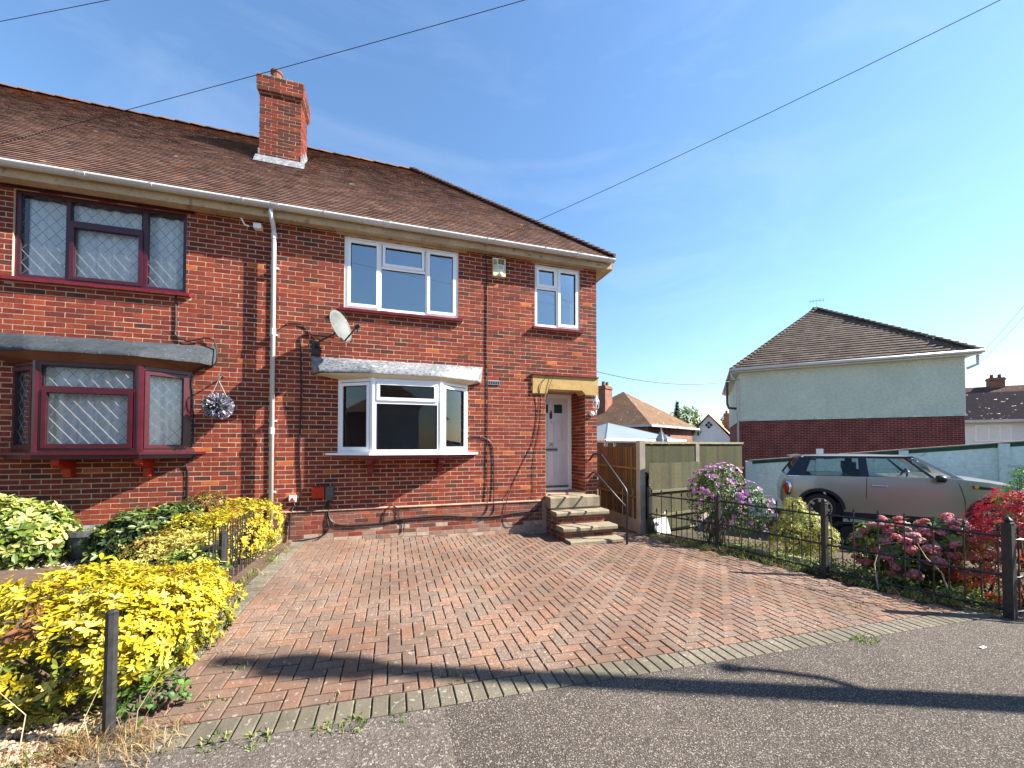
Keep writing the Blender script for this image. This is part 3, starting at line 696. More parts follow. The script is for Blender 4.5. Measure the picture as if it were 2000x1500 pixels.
# chimney on the party wall
ch = MB(); CX0, CX1, CY0, CY1 = -6.77, -5.99, 2.0, 2.6
ch.box((CX0 + .003, CY0 + .003, 6.6), (CX1 - .003, CY1 - .003, 9.12)); ch.box((CX0 - .02, CY0 - .02, 9.12), (CX1 + .02, CY1 + .02, 9.18)); ch.box((CX0 - .047, CY0 - .047, 9.18), (CX1 + .047, CY1 + .047, 9.50)); 
cho = ch.build('chimney', M['mortar'], lhouse)
def ccol():
    c = rnd.choice(BD + BD + BC); q = rnd.uniform(.7, .95); return tuple(a * q for a in c)
its = brick_panel((Vector((0, CY0, 0)), X, -Y), CX0, CX1, 7.55, 9.12, colf=ccol); its += brick_panel((Vector((CX1, 0, 0)), Y, X), CY0, CY1, 7.55, 9.12, colf=ccol)
its += brick_panel((Vector((0, CY0 - .05, 0)), X, -Y), CX0 - .05, CX1 + .05, 9.18, 9.49, colf=ccol, depth=.03); its += brick_panel((Vector((CX1 + .05, 0, 0)), Y, X), CY0 - .05, CY1 + .05, 9.18, 9.49, colf=ccol, depth=.03)
its += brick_panel((Vector((0, CY0 - .025, 0)), X, -Y), CX0 - .025, CX1 + .025, 9.115, 9.185, colf=ccol); its += brick_panel((Vector((CX1 + .025, 0, 0)), Y, X), CY0 - .025, CY1 + .025, 9.115, 9.185, colf=ccol)
pieces(its, 'brick', 'bricks', M['brick'], cho)
b = MB(); b.lathe([(.11, 0), (.1, .2), (.12, .21), (.12, .25), (.07, .25)], (-6.5, 2.15, 9.5), 10, S(120, 84, 66)); b.build('chimney_pot', M['tile'], cho)
b = MB(); zf = EZ + (CY0 - EY) * .9583
b.prism([(CX0 - .06, CY0 - .02, zf - .0), (CX0 - .06, CY0 - .16, zf - .11), (CX0 - .06, CY0 - .15, zf - .09), (CX0 - .06, CY0 - .012, zf + .12)], (CX1 - CX0 + .14, 0, 0)); 
for i in range(3):
    y = CY0 + i * .19; zz = EZ + (y - EY) * .9583; b.box((CX1 - .005, y - .01, zz), (CX1 + .018, y + .19, zz + .26)); b.box((CX0 - .018, y - .01, zz), (CX0 + .005, y + .19, zz + .26))
b.build('lead_flashing', M['lead'], cho)

# net curtains
def curtain(label, pts, z0, z1, m, amp=.018, freq=55, scallop=0.0):
    b = MB(); n = 90; L = [0]
    P = [Vector((p[0], p[1], 0)) for p in pts]
    for i in range(1, len(P)): L.append(L[-1] + (P[i] - P[i-1]).length)
    vs = []
    for i in range(n + 1):
        s = L[-1] * i / n; k = max(j for j in range(len(L)) if L[j] <= s + 1e-6); k = min(k, len(P) - 2)
        p = P[k].lerp(P[k+1], (s - L[k]) / (L[k+1] - L[k])); d = (P[k+1] - P[k]).normalized(); nn = Vector((d.y, -d.x, 0))
        o = amp * math.sin(s * freq + 1.5 * math.sin(s * 7)) ; zb = z0 + scallop * abs(math.sin(s * 9))
        for j in range(5):
            t = j / 4; q = p + nn * o * (.5 + .5 * (1 - t)); vs.append((q.x, q.y, zb + (z1 - zb) * t))
    b.add(vs, [(i*5+j, (i+1)*5+j, (i+1)*5+j+1, i*5+j+1) for i in range(n) for j in range(4)])
    return tag(b.build('net_curtain', m, smooth=True), label, 'curtain')
curtain('white lace net curtain behind the leaded upstairs window', [(-9.1, YL + .15), (-7.2, YL + .15)], 4.12, 5.28, M['lace'], .045, 26)
curtain('white lace net curtain behind the leaded bay window', [(-9.0, YL + .05), (-8.55, YL - .2), (-7.62, YL - .2), (-7.2, YL + .05)], 1.66, 2.80, M['lace'], .045, 26)

# ================================================================== fixtures on the walls
# satellite dish
def dish_obj():
    t = thing('satellite_dish', 'grey satellite dish bracketed on the brick wall above the bay roof', 'satellite dish', (-5.2, 0, 3.45))
    nrm = Vector((.80, -.52, .30)).normalized(); c = Vector((-4.87, -.36, 3.66)); s = Z.cross(nrm).normalized(); v = nrm.cross(s)
    b = MB(); rings = 6; n = 28; vs = [tuple(c - nrm * .06)]
    for i in range(1, rings + 1):
        r = i / rings
        for k in range(n):
            a = 2 * math.pi * k / n; vs.append(tuple(c + s * .235 * r * math.cos(a) + v * .275 * r * math.sin(a) + nrm * (.06 * r * r - .06)))
    fs = [(0, 1 + k, 1 + (k+1) % n) for k in range(n)]
    for i in range(rings - 1):
        for k in range(n): fs.append((1+i*n+k, 1+(i+1)*n+k, 1+(i+1)*n+(k+1)%n, 1+i*n+(k+1)%n))
    m0 = len(vs); vs += [tuple(Vector(p) - nrm * .008) for p in vs[:m0]]; fs += [tuple(i + m0 for i in q)[::-1] for q in fs]
    for k in range(n): fs.append((1+(rings-1)*n+k, 1+(rings-1)*n+k+m0, 1+(rings-1)*n+(k+1)%n+m0, 1+(rings-1)*n+(k+1)%n))
    b.add(vs, fs); b.build('reflector', M['dish'], t, smooth=True)
    arm0 = c - v * .26; lnb = c + nrm * .30 - v * .13
    b = MB(); b.tube([arm0, lnb - nrm * .03], .013, 6); b.build('feed_arm', M['black_iron'], t)
    b = MB(); b.tube([lnb + nrm * .04, lnb - nrm * .05], [.028, .034], 10); b.tube([lnb, lnb - Z * .10], .018, 8); b.build('receiver_head', M['black_iron'], t)
    b = MB(); b.tube([c - nrm * .07, c - nrm * .14 - Z * .08, (-5.27, -.16, 3.40), (-5.30, -.02, 3.36)], .016, 8); b.box((-5.36, -.02, 3.24), (-5.24, .0, 3.46)); b.build('wall_bracket', M['black_iron'], t)
dish_obj()
# alarm box
t = thing('alarm_box', 'cream burglar alarm box with a black and yellow badge under the eaves', 'alarm box', (-2.13, 0, 5.1))
MB().prism([(-2.255, -.004, 4.95), (-2.245, -.075, 4.96), (-2.245, -.075, 5.30), (-2.255, -.004, 5.315)], (.245, 0, 0)).build('case', M['cream_plastic'], t)
MB().box((-2.145, -.078, 5.19), (-2.035, -.0755, 5.285)).build('badge', M['gasket'], t)
text('A', 'badge_letter', .075, (-2.09, -.080, 5.212), RX90, mat('yellow_print', S(235, 205, 40), .5), t, .001)
b = MB(); b.tube([Vector((-2.09 + .042*math.cos(a*.35), -.0795, 5.238 + .042*math.sin(a*.35))) for a in range(19)], .0035, 4); b.build('badge_ring', bpy.data.materials['yellow_print'], t)
MB().box((-2.15, -.078, 5.085), (-2.035, -.0755, 5.18)).build('notice', M['white_plastic'], t)
for k in range(4):
    MB().box((-2.14 + .01*(k % 2), -.0795, 5.10 + k*.02), (-2.05 - .012*((k+1) % 2), -.0778, 5.106 + k*.02)).build('print_line', M['grey_plastic'], t)
b = MB()
for k in range(7): b.box((-2.235, -.078, 5.18 + k*.014), (-2.175, -.0752, 5.186 + k*.014))
b.build('sounder_slots', M['grey_plastic'], t)
b = MB(); b.lathe([(.036, 0), (.034, .02), (.018, .032)], n=14).xf(Matrix.Translation((-2.10, -.075, 5.0)) @ Matrix.Rotation(R(90), 4, 'X')); b.build('strobe', M['white_plastic'], t, smooth=True)
# porch lamp
t = thing('porch_lantern', 'white wall lantern on the brick pier beside the front door', 'lantern', (-.08, 0, 2.35))
b = MB(); b.lathe([(.055, 0), (.05, .03), (.02, .05)], n=12).xf(Matrix.Translation((-.12, 0, 2.37)) @ Matrix.Rotation(R(90), 4, 'X')); b.tube([(-.12, -.04, 2.37), (-.12, -.1, 2.34), (-.10, -.15, 2.38), (-.10, -.15, 2.45)], .011, 6); b.build('bracket_arm', M['upvc'], t, smooth=True)
b = MB(); b.lathe([(.03, 0), (.055, .025), (.06, .03), (.05, .03)], (-.10, -.15, 2.45), 6); b.lathe([(.075, 0), (.05, .05), (.02, .085), (.012, .10), (.016, .115), (.004, .13)], (-.10, -.15, 2.61), 6)
for k in range(6):
    a = k * math.pi / 3; b.tube([(-.10 + .05*math.cos(a), -.15 + .05*math.sin(a), 2.475), (-.10 + .066*math.cos(a), -.15 + .066*math.sin(a), 2.612)], .006, 4)
b.build('lantern_cage', M['upvc'], t)
b = MB(); b.lathe([(.044, 0), (.058, .13)], (-.10, -.15, 2.48), 6); b.build('lantern_glass', M['window_glass'], t)
# meter boxes
t = thing('red_box', 'small red utility box on the brick wall under the bay', 'utility box', (-5.24, 0, .93))
b = MB(); b.prism([(-5.33, -.004, .84), (-5.33, -.06, .85), (-5.33, -.09, 1.02), (-5.33, -.004, 1.035)], (.19, 0, 0)); b.build('cover', M['bright_red'], t)
MB().box((-5.335, -.02, .832), (-5.135, -.003, 1.04)).build('back_plate', M['bright_red'], t)
t = thing('grey_box', 'dark grey junction box with cables beside the red box', 'junction box', (-5.06, 0, .9))
MB().box((-5.125, -.07, .80), (-5.0, -.003, 1.03)).build('case', M['grey_plastic'], t); MB().box((-5.118, -.075, .81), (-5.007, -.069, 1.02)).build('lid', M['grey_plastic'], t)
t = thing('white_box', 'small white cable box low on the wall beside the downpipe', 'junction box', (-5.62, 0, .85))
MB().box((-5.665, -.045, .79), (-5.565, -.003, .90)).build('case', M['white_plastic'], t); MB().prism([(-5.655, -.046, .80), (-5.575, -.046, .80), (-5.615, -.046, .87)], (0, -.008, 0)).build('emblem', M['bright_red'], t)
t = thing('eaves_floodlight', 'small white security light under the gutter beside the downpipe', 'security light', (-6.15, 0, 5.25))
MB().box((-6.22, -.06, 5.22), (-6.11, .04, 5.30)).build('lamp_body', M['white_plastic'], t); MB().tube([(-6.38, -.08, 5.33), (-6.33, -.08, 5.23), (-6.27, -.07, 5.22)], .012, 5).build('sensor_arm', M['white_plastic'], t)
# cables on walls
def cable(label, pts, r=.009, m='cable', name='wall_cable', cat='cable', sub=6):
    P = [Vector(p) for p in pts]; out = []
    for i in range(len(P) - 1):
        p0, p1, p2, p3 = P[max(i-1, 0)], P[i], P[i+1], P[min(i+2, len(P)-1)]
        for k in range(sub):
            t = k / sub; out.append(.5 * ((2*p1) + (p2-p0)*t + (2*p0-5*p1+4*p2-p3)*t*t + (3*p1-p0-3*p2+p3)*t**3))
    out.append(P[-1])
    return tag(MB().tube(out, r, 5).build(name, M[m]), label, cat)
W = lambda x, z, y=-.012: (x, y, z)
cable('black cable running straight down the wall beside the alarm box', [W(-2.38, 5.36), W(-2.36, 5.1), W(-2.35, 4.4), W(-2.36, 3.6), W(-2.35, 3.25), W(-2.34, 2.6), W(-2.35, 1.5), W(-2.35, .8, -.02), W(-2.36, .50, -.05), W(-2.55, .34, -.055)])
cable('second black cable looping out beside the bay sill and down', [W(-2.72, 1.86), W(-2.45, 1.87), W(-2.26, 1.75), W(-2.22, 1.4), W(-2.22, .8, -.02), W(-2.24, .45, -.05), W(-2.5, .33, -.055)])
cable('twin black cable dropping from the satellite dish past the bay', [W(-5.0, 3.5, -.2), W(-5.2, 3.55, -.05), W(-5.45, 3.56), W(-5.53, 3.5), W(-5.52, 3.2), W(-5.51, 2.4), W(-5.53, 1.6), W(-5.5, 1.0), W(-5.54, .78), W(-5.6, .72), W(-5.64, .55, -.05), W(-5.65, .2, -.06)], .012)
cable('loose black cable hooked over to the left of the dish', [W(-5.0, 3.42, -.2), W(-5.2, 3.47, -.06), W(-5.4, 3.6), W(-5.52, 3.72), W(-5.72, 3.72), W(-5.84, 3.62)], .007)
cable('thick black cable drooping along the foot of the brick wall', [W(-5.06, .8), W(-5.07, .55, -.05), W(-4.98, .42, -.055), W(-4.75, .36, -.055), W(-4.2, .37, -.055), W(-3.9, .42, -.055), W(-3.2, .44, -.055), W(-2.7, .40, -.055), W(-2.2, .38, -.055), W(-1.8, .42, -.055), W(-1.3, .45, -.055)], .014)
cable('black cable hanging from the grey box down to the paving', [W(-5.08, .8), W(-5.09, .5, -.05), W(-5.07, .34, -.055), W(-5.16, .22, -.06), W(-5.4, .17, -.08), W(-5.6, .17, -.08)], .012)
cable('short black cable sagging between the white box and the grey box', [W(-5.62, .8), W(-5.55, .70), W(-5.4, .65, -.05), W(-5.25, .66, -.05), W(-5.09, .72)], .01)
cable('small black cable loop standing above the low wall cable', [W(-4.2, .38, -.055), W(-4.18, .56, -.05), W(-4.08, .66, -.05), W(-3.97, .6, -.05), W(-3.95, .46, -.055), W(-3.86, .36, -.055), W(-3.87, .2, -.055)], .009)
cable('dark cable slanting down the brickwork from the stone lintel', [W(-.95, 3.16, -.07), W(-1.1, 3.1, -.045), W(-1.27, 2.9, -.045), W(-1.32, 2.4), W(-1.42, 1.8), W(-1.6, 1.45), W(-1.85, .95), W(-1.98, .62, -.05), W(-2.0, .35, -.055), W(-1.9, .2, -.06), W(-1.6, .3, -.06), W(-1.27, .55, -.05)], .006)
cable('thin cable falling from the lintel to the plinth beside the door', [W(-1.0, 3.12, -.06), W(-1.12, 2.78, -.045), W(-1.25, 2.2), W(-1.38, 1.55), W(-1.42, 1.1), W(-1.42, .75), W(-1.35, .62, -.05)], .0045)
cable('black cable from the upstairs leaded window round the black bay roof', [W(-7.27, 4.02, YL - .012), W(-7.26, 3.6, YL - .012), W(-7.26, 3.42, YL - .012), W(-7.1, 3.33, YL - .03), W(-6.85, 3.4, YL - .03), W(-6.72, 3.3, YL - .06), W(-6.72, 3.0, YL - .06), W(-6.95, 2.9, YL - .04), W(-7.04, 2.7, YL - .02), W(-7.02, 2.4, YL - .012), W(-7.02, 1.7, YL - .012)], .011)
cable('black cable below the leaded bay window down to the soil', [W(-6.98, 1.56, YL - .03), W(-7.1, 1.45, YL - .02), W(-7.08, 1.3, YL - .012), W(-7.08, .9, YL - .012), W(-7.1, .6, YL - .012), W(-7.2, .3, YL - .03)], .012)
# hanging topiary ball
t = thing('hanging_topiary_ball', 'artificial purple and white topiary ball hung on a chain beside the leaded bay', 'topiary ball', (-6.63, YL - .2, 2.45))
BCN = Vector((-6.62, -.16, 2.32)); b = MB()
for i in range(900):
    d = Vector((rnd.gauss(0, 1), rnd.gauss(0, 1), rnd.gauss(0, 1))).normalized(); p = BCN + d * .14; e = BCN + d * rnd.uniform(.185, .215); s = d.orthogonal().normalized(); s.rotate(Matrix.Rotation(rnd.random()*6.3, 3, d))
    c = rnd.choice([S(150, 120, 190), S(205, 205, 215), S(110, 120, 110), S(60, 80, 60), S(225, 225, 230)]); b.add([p - s*.008, p + s*.008, e + s*.007, e - s*.007], [(0, 1, 2, 3)], c)
b.lathe([(.02, -.15), (.11, -.10), (.15, 0), (.11, .10), (.02, .15)], BCN, 14, S(50, 60, 50)); b.build('foliage', M['leaf'], t, kind='stuff')
b = MB()
for k in range(3):
    a = k * 2.1; pp = BCN + Vector((.1*math.cos(a), .1*math.sin(a), .17)); b.tube([pp, BCN + Z * .40], .006, 4)
b.tube([BCN + Z*.38, (-6.62, -.16, 2.78), (-6.63, -.12, 2.82), (-6.63, YL, 2.8)], .012, 5); b.build('chain', M['grey_plastic'], t)

# handrail
t = thing('handrail', 'black tubular iron handrail beside the concrete steps', 'handrail', (-.05, -1.13, gz(0)))
b = MB(); b.tube([(-.17, 0, 1.42), (-.14, -.10, 1.54), (-.12, -.22, 1.55), (-.10, -.34, 1.53), (-.05, -1.10, .93), (-.045, -1.13, .86), (-.05, -1.13, gz(0) - .05)], .02, 8); b.build('top_rail', M['black_iron'], t, smooth=True)
b = MB(); b.tube([(-.19, 0, 1.08), (-.17, -.12, 1.17), (-.15, -.17, 1.18), (-.048, -1.12, .60)], .018, 8); b.build('lower_rail', M['black_iron'], t, smooth=True)

# ================================================================== railings on the right
posts = [Vector((.87, -.53, 0)), Vector((1.41, -1.72, 0)), Vector((1.73, -3.24, 0)), Vector((2.275, -4.72, 0)), Vector((4.0, -5.6, 0))]
GR = 'iron railings beside the drive'
def railing(A, B, label, n, zt, zm):
    t = thing('iron_railing', label, 'railing', (A.x, A.y, gz(A.x)), None)
    d = B - A; gA, gB = gz(A.x), gz(B.x); at = lambda s, z: Vector((A.x + d.x*s, A.y + d.y*s, (gA + (gB-gA)*s) + z))
    for z, nm in ((zt, 'top_rail'), (zm, 'middle_rail'), (.08, 'bottom_rail')):
        b = MB(); b.tube([at(.0, z), at(1, z)], .014, 4); b.build(nm, M['black_iron'], t)
    for i in range(n):
        s = (i + .6) / (n + .2); short = i % 2; h = zt + .10 if not short else zm + .10
        b = MB(); b.tube([at(s, .05), at(s, h - .05)], .0075, 5); p = at(s, h - .05)
        b.tube([p, p + Z*.012, p + Z*.03, p + Z*.045, p + Z*.09], [.008, .018, .01, .017, .001], 6); b.build('spear_bar', M['black_iron'], t)
    return t
railing(posts[0], posts[1], 'black iron railing panel running from beside the timber fence', 13, .80, .43)
railing(posts[1], posts[2], 'black iron railing panel in front of the pink hibiscus and raised bed', 14, .84, .44)
railing(posts[2], posts[3], 'black iron railing panel in front of the hydrangea', 13, .86, .44)
railing(posts[3], posts[4], 'black iron railing panel along the road in front of the red shrub', 13, .84, .44)
for i, (p, h, w_, lab) in enumerate(((posts[0], 1.0, .028, 'slim black iron post beside the timber fence'), (posts[1], .98, .03, 'black iron post beside the pink hibiscus'), (posts[2], 1.06, .03, 'black iron post between the yellow shrub and the hydrangea'), (posts[3], 1.06, .038, 'stout black iron corner post at the road beside the red shrub'))):
    t = thing('iron_post', lab, 'post', (p.x, p.y, gz(p.x)), GR)
    b = MB(); b.box((p.x - w_, p.y - w_, gz(p.x) - .1), (p.x + w_, p.y + w_, gz(p.x) + h - .06)); b.build('shaft', M['worn_iron'], t)
    b = MB(); b.lathe([(w_*1.2, 0), (w_*1.2, .015), (w_*.6, .02), (w_*.95, .045), (w_*.3, .075)], (p.x, p.y, gz(p.x) + h - .062), 8); b.build('finial', M['worn_iron'], t)

# left boundary posts and hoop fence
def lpost(x, y, h, r, lab):
    t = thing('fence_post', lab, 'post', (x, y, gz(x)), 'posts along the hedge')
    b = MB(); b.tube([(x, y, gz(x) - .05), (x + .004, y, gz(x) + h)], r, 8); b.build('shaft', M['worn_iron'], t); MB().lathe([(r*1.02, 0), (r*1.02, .01), (r*.7, .02)], (x + .004, y, gz(x) + h), 8).build('cap', M['black_iron'], t)
lpost(-5.485, -4.49, .66, .027, 'dark metal post standing against the big golden shrub')
lpost(-5.80, -2.2, .60, .035, 'dark post with a bracket between the golden hedges')
t = thing('hoop_fence', 'low hoop topped black wire fence between the golden shrubs', 'fence', (-5.8, -2.2, gz(-5.8)))
b = MB()
for k in range(9):
    y = -2.45 + k * .15; x = -5.83; z0, z1 = gz(x), gz(x) + .62; hoop = [(x, y, z0), (x, y, z1)] + [(x, y + .05 - .05*math.cos(a*math.pi/6), z1 + .07*math.sin(a*math.pi/6)) for a in range(1, 6)] + [(x, y + .1, z1), (x, y + .1, z0)]
    MB().tube(hoop, .007, 5).build('hoop', M['black_iron'], t)
MB().tube([(-5.83, -2.5, gz(-5.83) + .52), (-5.83, -1.1, gz(-5.83) + .52)], .012, 4).build('rail', M['black_iron'], t)
MB().box((-5.99, -2.24, .60), (-5.80, -2.2, .635)).build('bracket', M['worn_iron'], t)

# ================================================================== timber fence on the right
FW = [S(68, 68, 38), S(62, 63, 36), S(76, 74, 42), S(58, 60, 36), S(70, 66, 36)]
FWB = [S(98, 74, 44), S(90, 68, 42), S(106, 80, 48)]
def fence_panel(A, B, z0, z1, label, cols, nb=18, rails=(.3, .95), cap=True, gravel=True, arris_front=True, tilt=0.0):
    d = (B - A); L = d.length; U = d.normalized(); Nn = Vector((U.y, -U.x, 0)); F = (Vector((A.x, A.y, 0)), U, Nn)
    t = thing('timber_fence', label, 'fence', (A.x, A.y, z0))
    for i in range(nb):
        u0 = L * i / nb; c = rnd.choice(cols); q = rnd.uniform(.8, 1.12)
        b = MB(); n0 = rnd.uniform(0, .006); zz = rnd.uniform(-.006, .006); a, e = u0 - .006, u0 + L/nb + .006
        P3 = lambda u, v, n: F[0] + U*u + Nn*n + Z*v
        b.prism([P3(a, z0 + .01, n0), P3(e, z0 + .01, n0 + .012), P3(e, z0 + .01, n0 + .020), P3(a, z0 + .01, n0 + .006)], Z * (z1 - z0 - .02 + zz), tuple(k*q for k in c)); b.build('board', M['fence_wood'], t)
    for r in rails:
        b = MB(); b.fbox(F, (0, z0 + r, .021), (L, z0 + r + .045, .06), tuple(k*1.5 for k in cols[0])); b.build('rail', M['fence_wood'], t)
    if cap: b = MB(); b.fbox(F, (-.02, z1 - .005, -.02), (L + .02, z1 + .04, .055), S(136, 130, 98)); b.build('capping', M['fence_wood'], t)
    if gravel: b = MB(); b.fbox(F, (0, z0 - .3, -.01), (L, z0 + .008, .03)); b.build('gravel_board', M['conc_post'], t)
    return t
def conc_post(p, h, label, w_=.05):
    t = thing('concrete_post', label, 'post', (p.x, p.y, gz(p.x)), 'concrete posts of the timber fence')
    MB().box((p.x - w_, p.y - w_, gz(p.x) - .1), (p.x + w_, p.y + w_, h - .03)).build('shaft', M['conc_post'], t); MB().prism([(p.x - w_, p.y - w_, h - .03), (p.x - w_*.4, p.y - w_, h), (p.x + w_*.4, p.y - w_, h), (p.x + w_, p.y - w_, h - .03)], (0, 2*w_, 0)).build('weathered_top', M['conc_post'], t)
ang = R(13); dF = Vector((math.cos(ang), math.sin(ang), 0)); T0 = Vector((.84, -.30, 0)); T1 = T0 + dF * 1.84; T2 = T1 + dF * 1.84
conc_post(T0, 1.83, 'concrete fence post at the corner by the dark side fence', .065); conc_post(T1, 1.80, 'concrete fence post between the two green timber panels', .05)
fence_panel(T0 + dF*.07, T1 - dF*.06, .18, 1.76, 'green weathered timber fence panel between the two concrete posts', FW, rails=(.3, .9))
fence_panel(T1 + dF*.06, T2, .18, 1.76, 'green weathered timber fence panel behind the pink hibiscus', FW, rails=(.3, .95))
fence_panel(Vector((1.02, 1.7, 0)), T0 + Vector((.01, .07, 0)), .16, 1.70, 'brown timber side fence panel in shade behind the handrail', FWB, nb=17, rails=(.45, 1.05), cap=False)
# broken lower panel leaning against the fence
lp = fence_panel(T0 + dF*.12 + Vector((0, -.14, 0)), T0 + dF*1.78 + Vector((0, -.14, 0)), -.05, 1.36, 'older low grey-green timber panel propped in front of the fence', [S(88, 86, 60), S(80, 79, 56), S(96, 91, 64)], nb=15, rails=(.30, .80), cap=False, gravel=False)
t = thing('white_boards', 'white painted boards leaning behind the railings', 'boards', (1.25, -.55, gz(1.2)))
for k in range(3):
    x0 = 1.08 + k * .13; zb = gz(x0); MB().prism([(x0, -.50 + .02*k, zb), (x0 + .11, -.50 + .02*k, zb), (x0 + .07, -.32 + .02*k, zb + .62 - .03*k), (x0 - .05, -.32 + .02*k, zb + .62 - .03*k)], (0, .015, 0)).build('board', M['white_board'], t)

# raised bed edging
t = thing('raised_bed_edging', 'low timber edging board of the flower bed behind the railings', 'edging', (1.9, -2, gz(2)))
for (a, c) in (((1.62, -1.75), (1.86, -2.55)), ((1.87, -2.57), (2.08, -3.2))):
    A, B = Vector((*a, 0)), Vector((*c, 0)); d = (B-A); F = (Vector((A.x, A.y, 0)), d.normalized(), Vector((d.y, -d.x, 0)).normalized()); MB().fbox(F, (0, gz(2) - .05, 0), (d.length, gz(2) + .12, .04)).build('board', M['wood_raw'], t)

# pale concrete panel wall behind the car
WA, WD = Vector((5.47, 1.22, 0)), Vector((.656, -.757, 0)); WN = Vector((-.757, -.656, 0)); FWL = (WA, WD, WN)
t = thing('panel_wall', 'pale blue painted concrete panel wall with a dark green top behind the car', 'wall', (WA.x, WA.y, gz(4)))
ztop = lambda q: 1.30 + q * .103; wp = [0, 1.55, 3.1, 4.65, 6.2, 7.75]
WQ = lambda q, z, n: WA + WD * q + WN * n + Z * z
for i in range(5):
    a, c = wp[i], wp[i+1]; n = 5; h0, h1 = ztop(a), ztop(c); zb = gz(4) - .05
    for k in range(n):
        f0, f1 = k / n, (k + 1) / n; q = lambda h, f: zb + (h - .1 - zb) * f
        MB().prism([WQ(a, q(h0, f0) + .004, .05), WQ(c, q(h1, f0) + .004, .05), WQ(c, q(h1, f1) - .004, .05), WQ(a, q(h0, f1) - .004, .05)], WN * -.05).build('panel', M['pale_wall'], t)
    MB().prism([WQ(a, h0 - .1, .06), WQ(c, h1 - .1, .06), WQ(c, h1 - .015, .06), WQ(a, h0 - .015, .06)], WN * -.07).build('top_rail', M['green_paint'], t)
    MB().prism([WQ(a, h0 - .012, .09), WQ(c, h1 - .012, .09), WQ(c, h1 + .012, .09), WQ(a, h0 + .012, .09)], WN * -.13).build('coping', M['conc_post'], t)
    MB().fbox(FWL, (a - .08, gz(4) - .1, -.09), (a + .08, h0 - .02, .10)).build('post', M['pale_wall'], t)

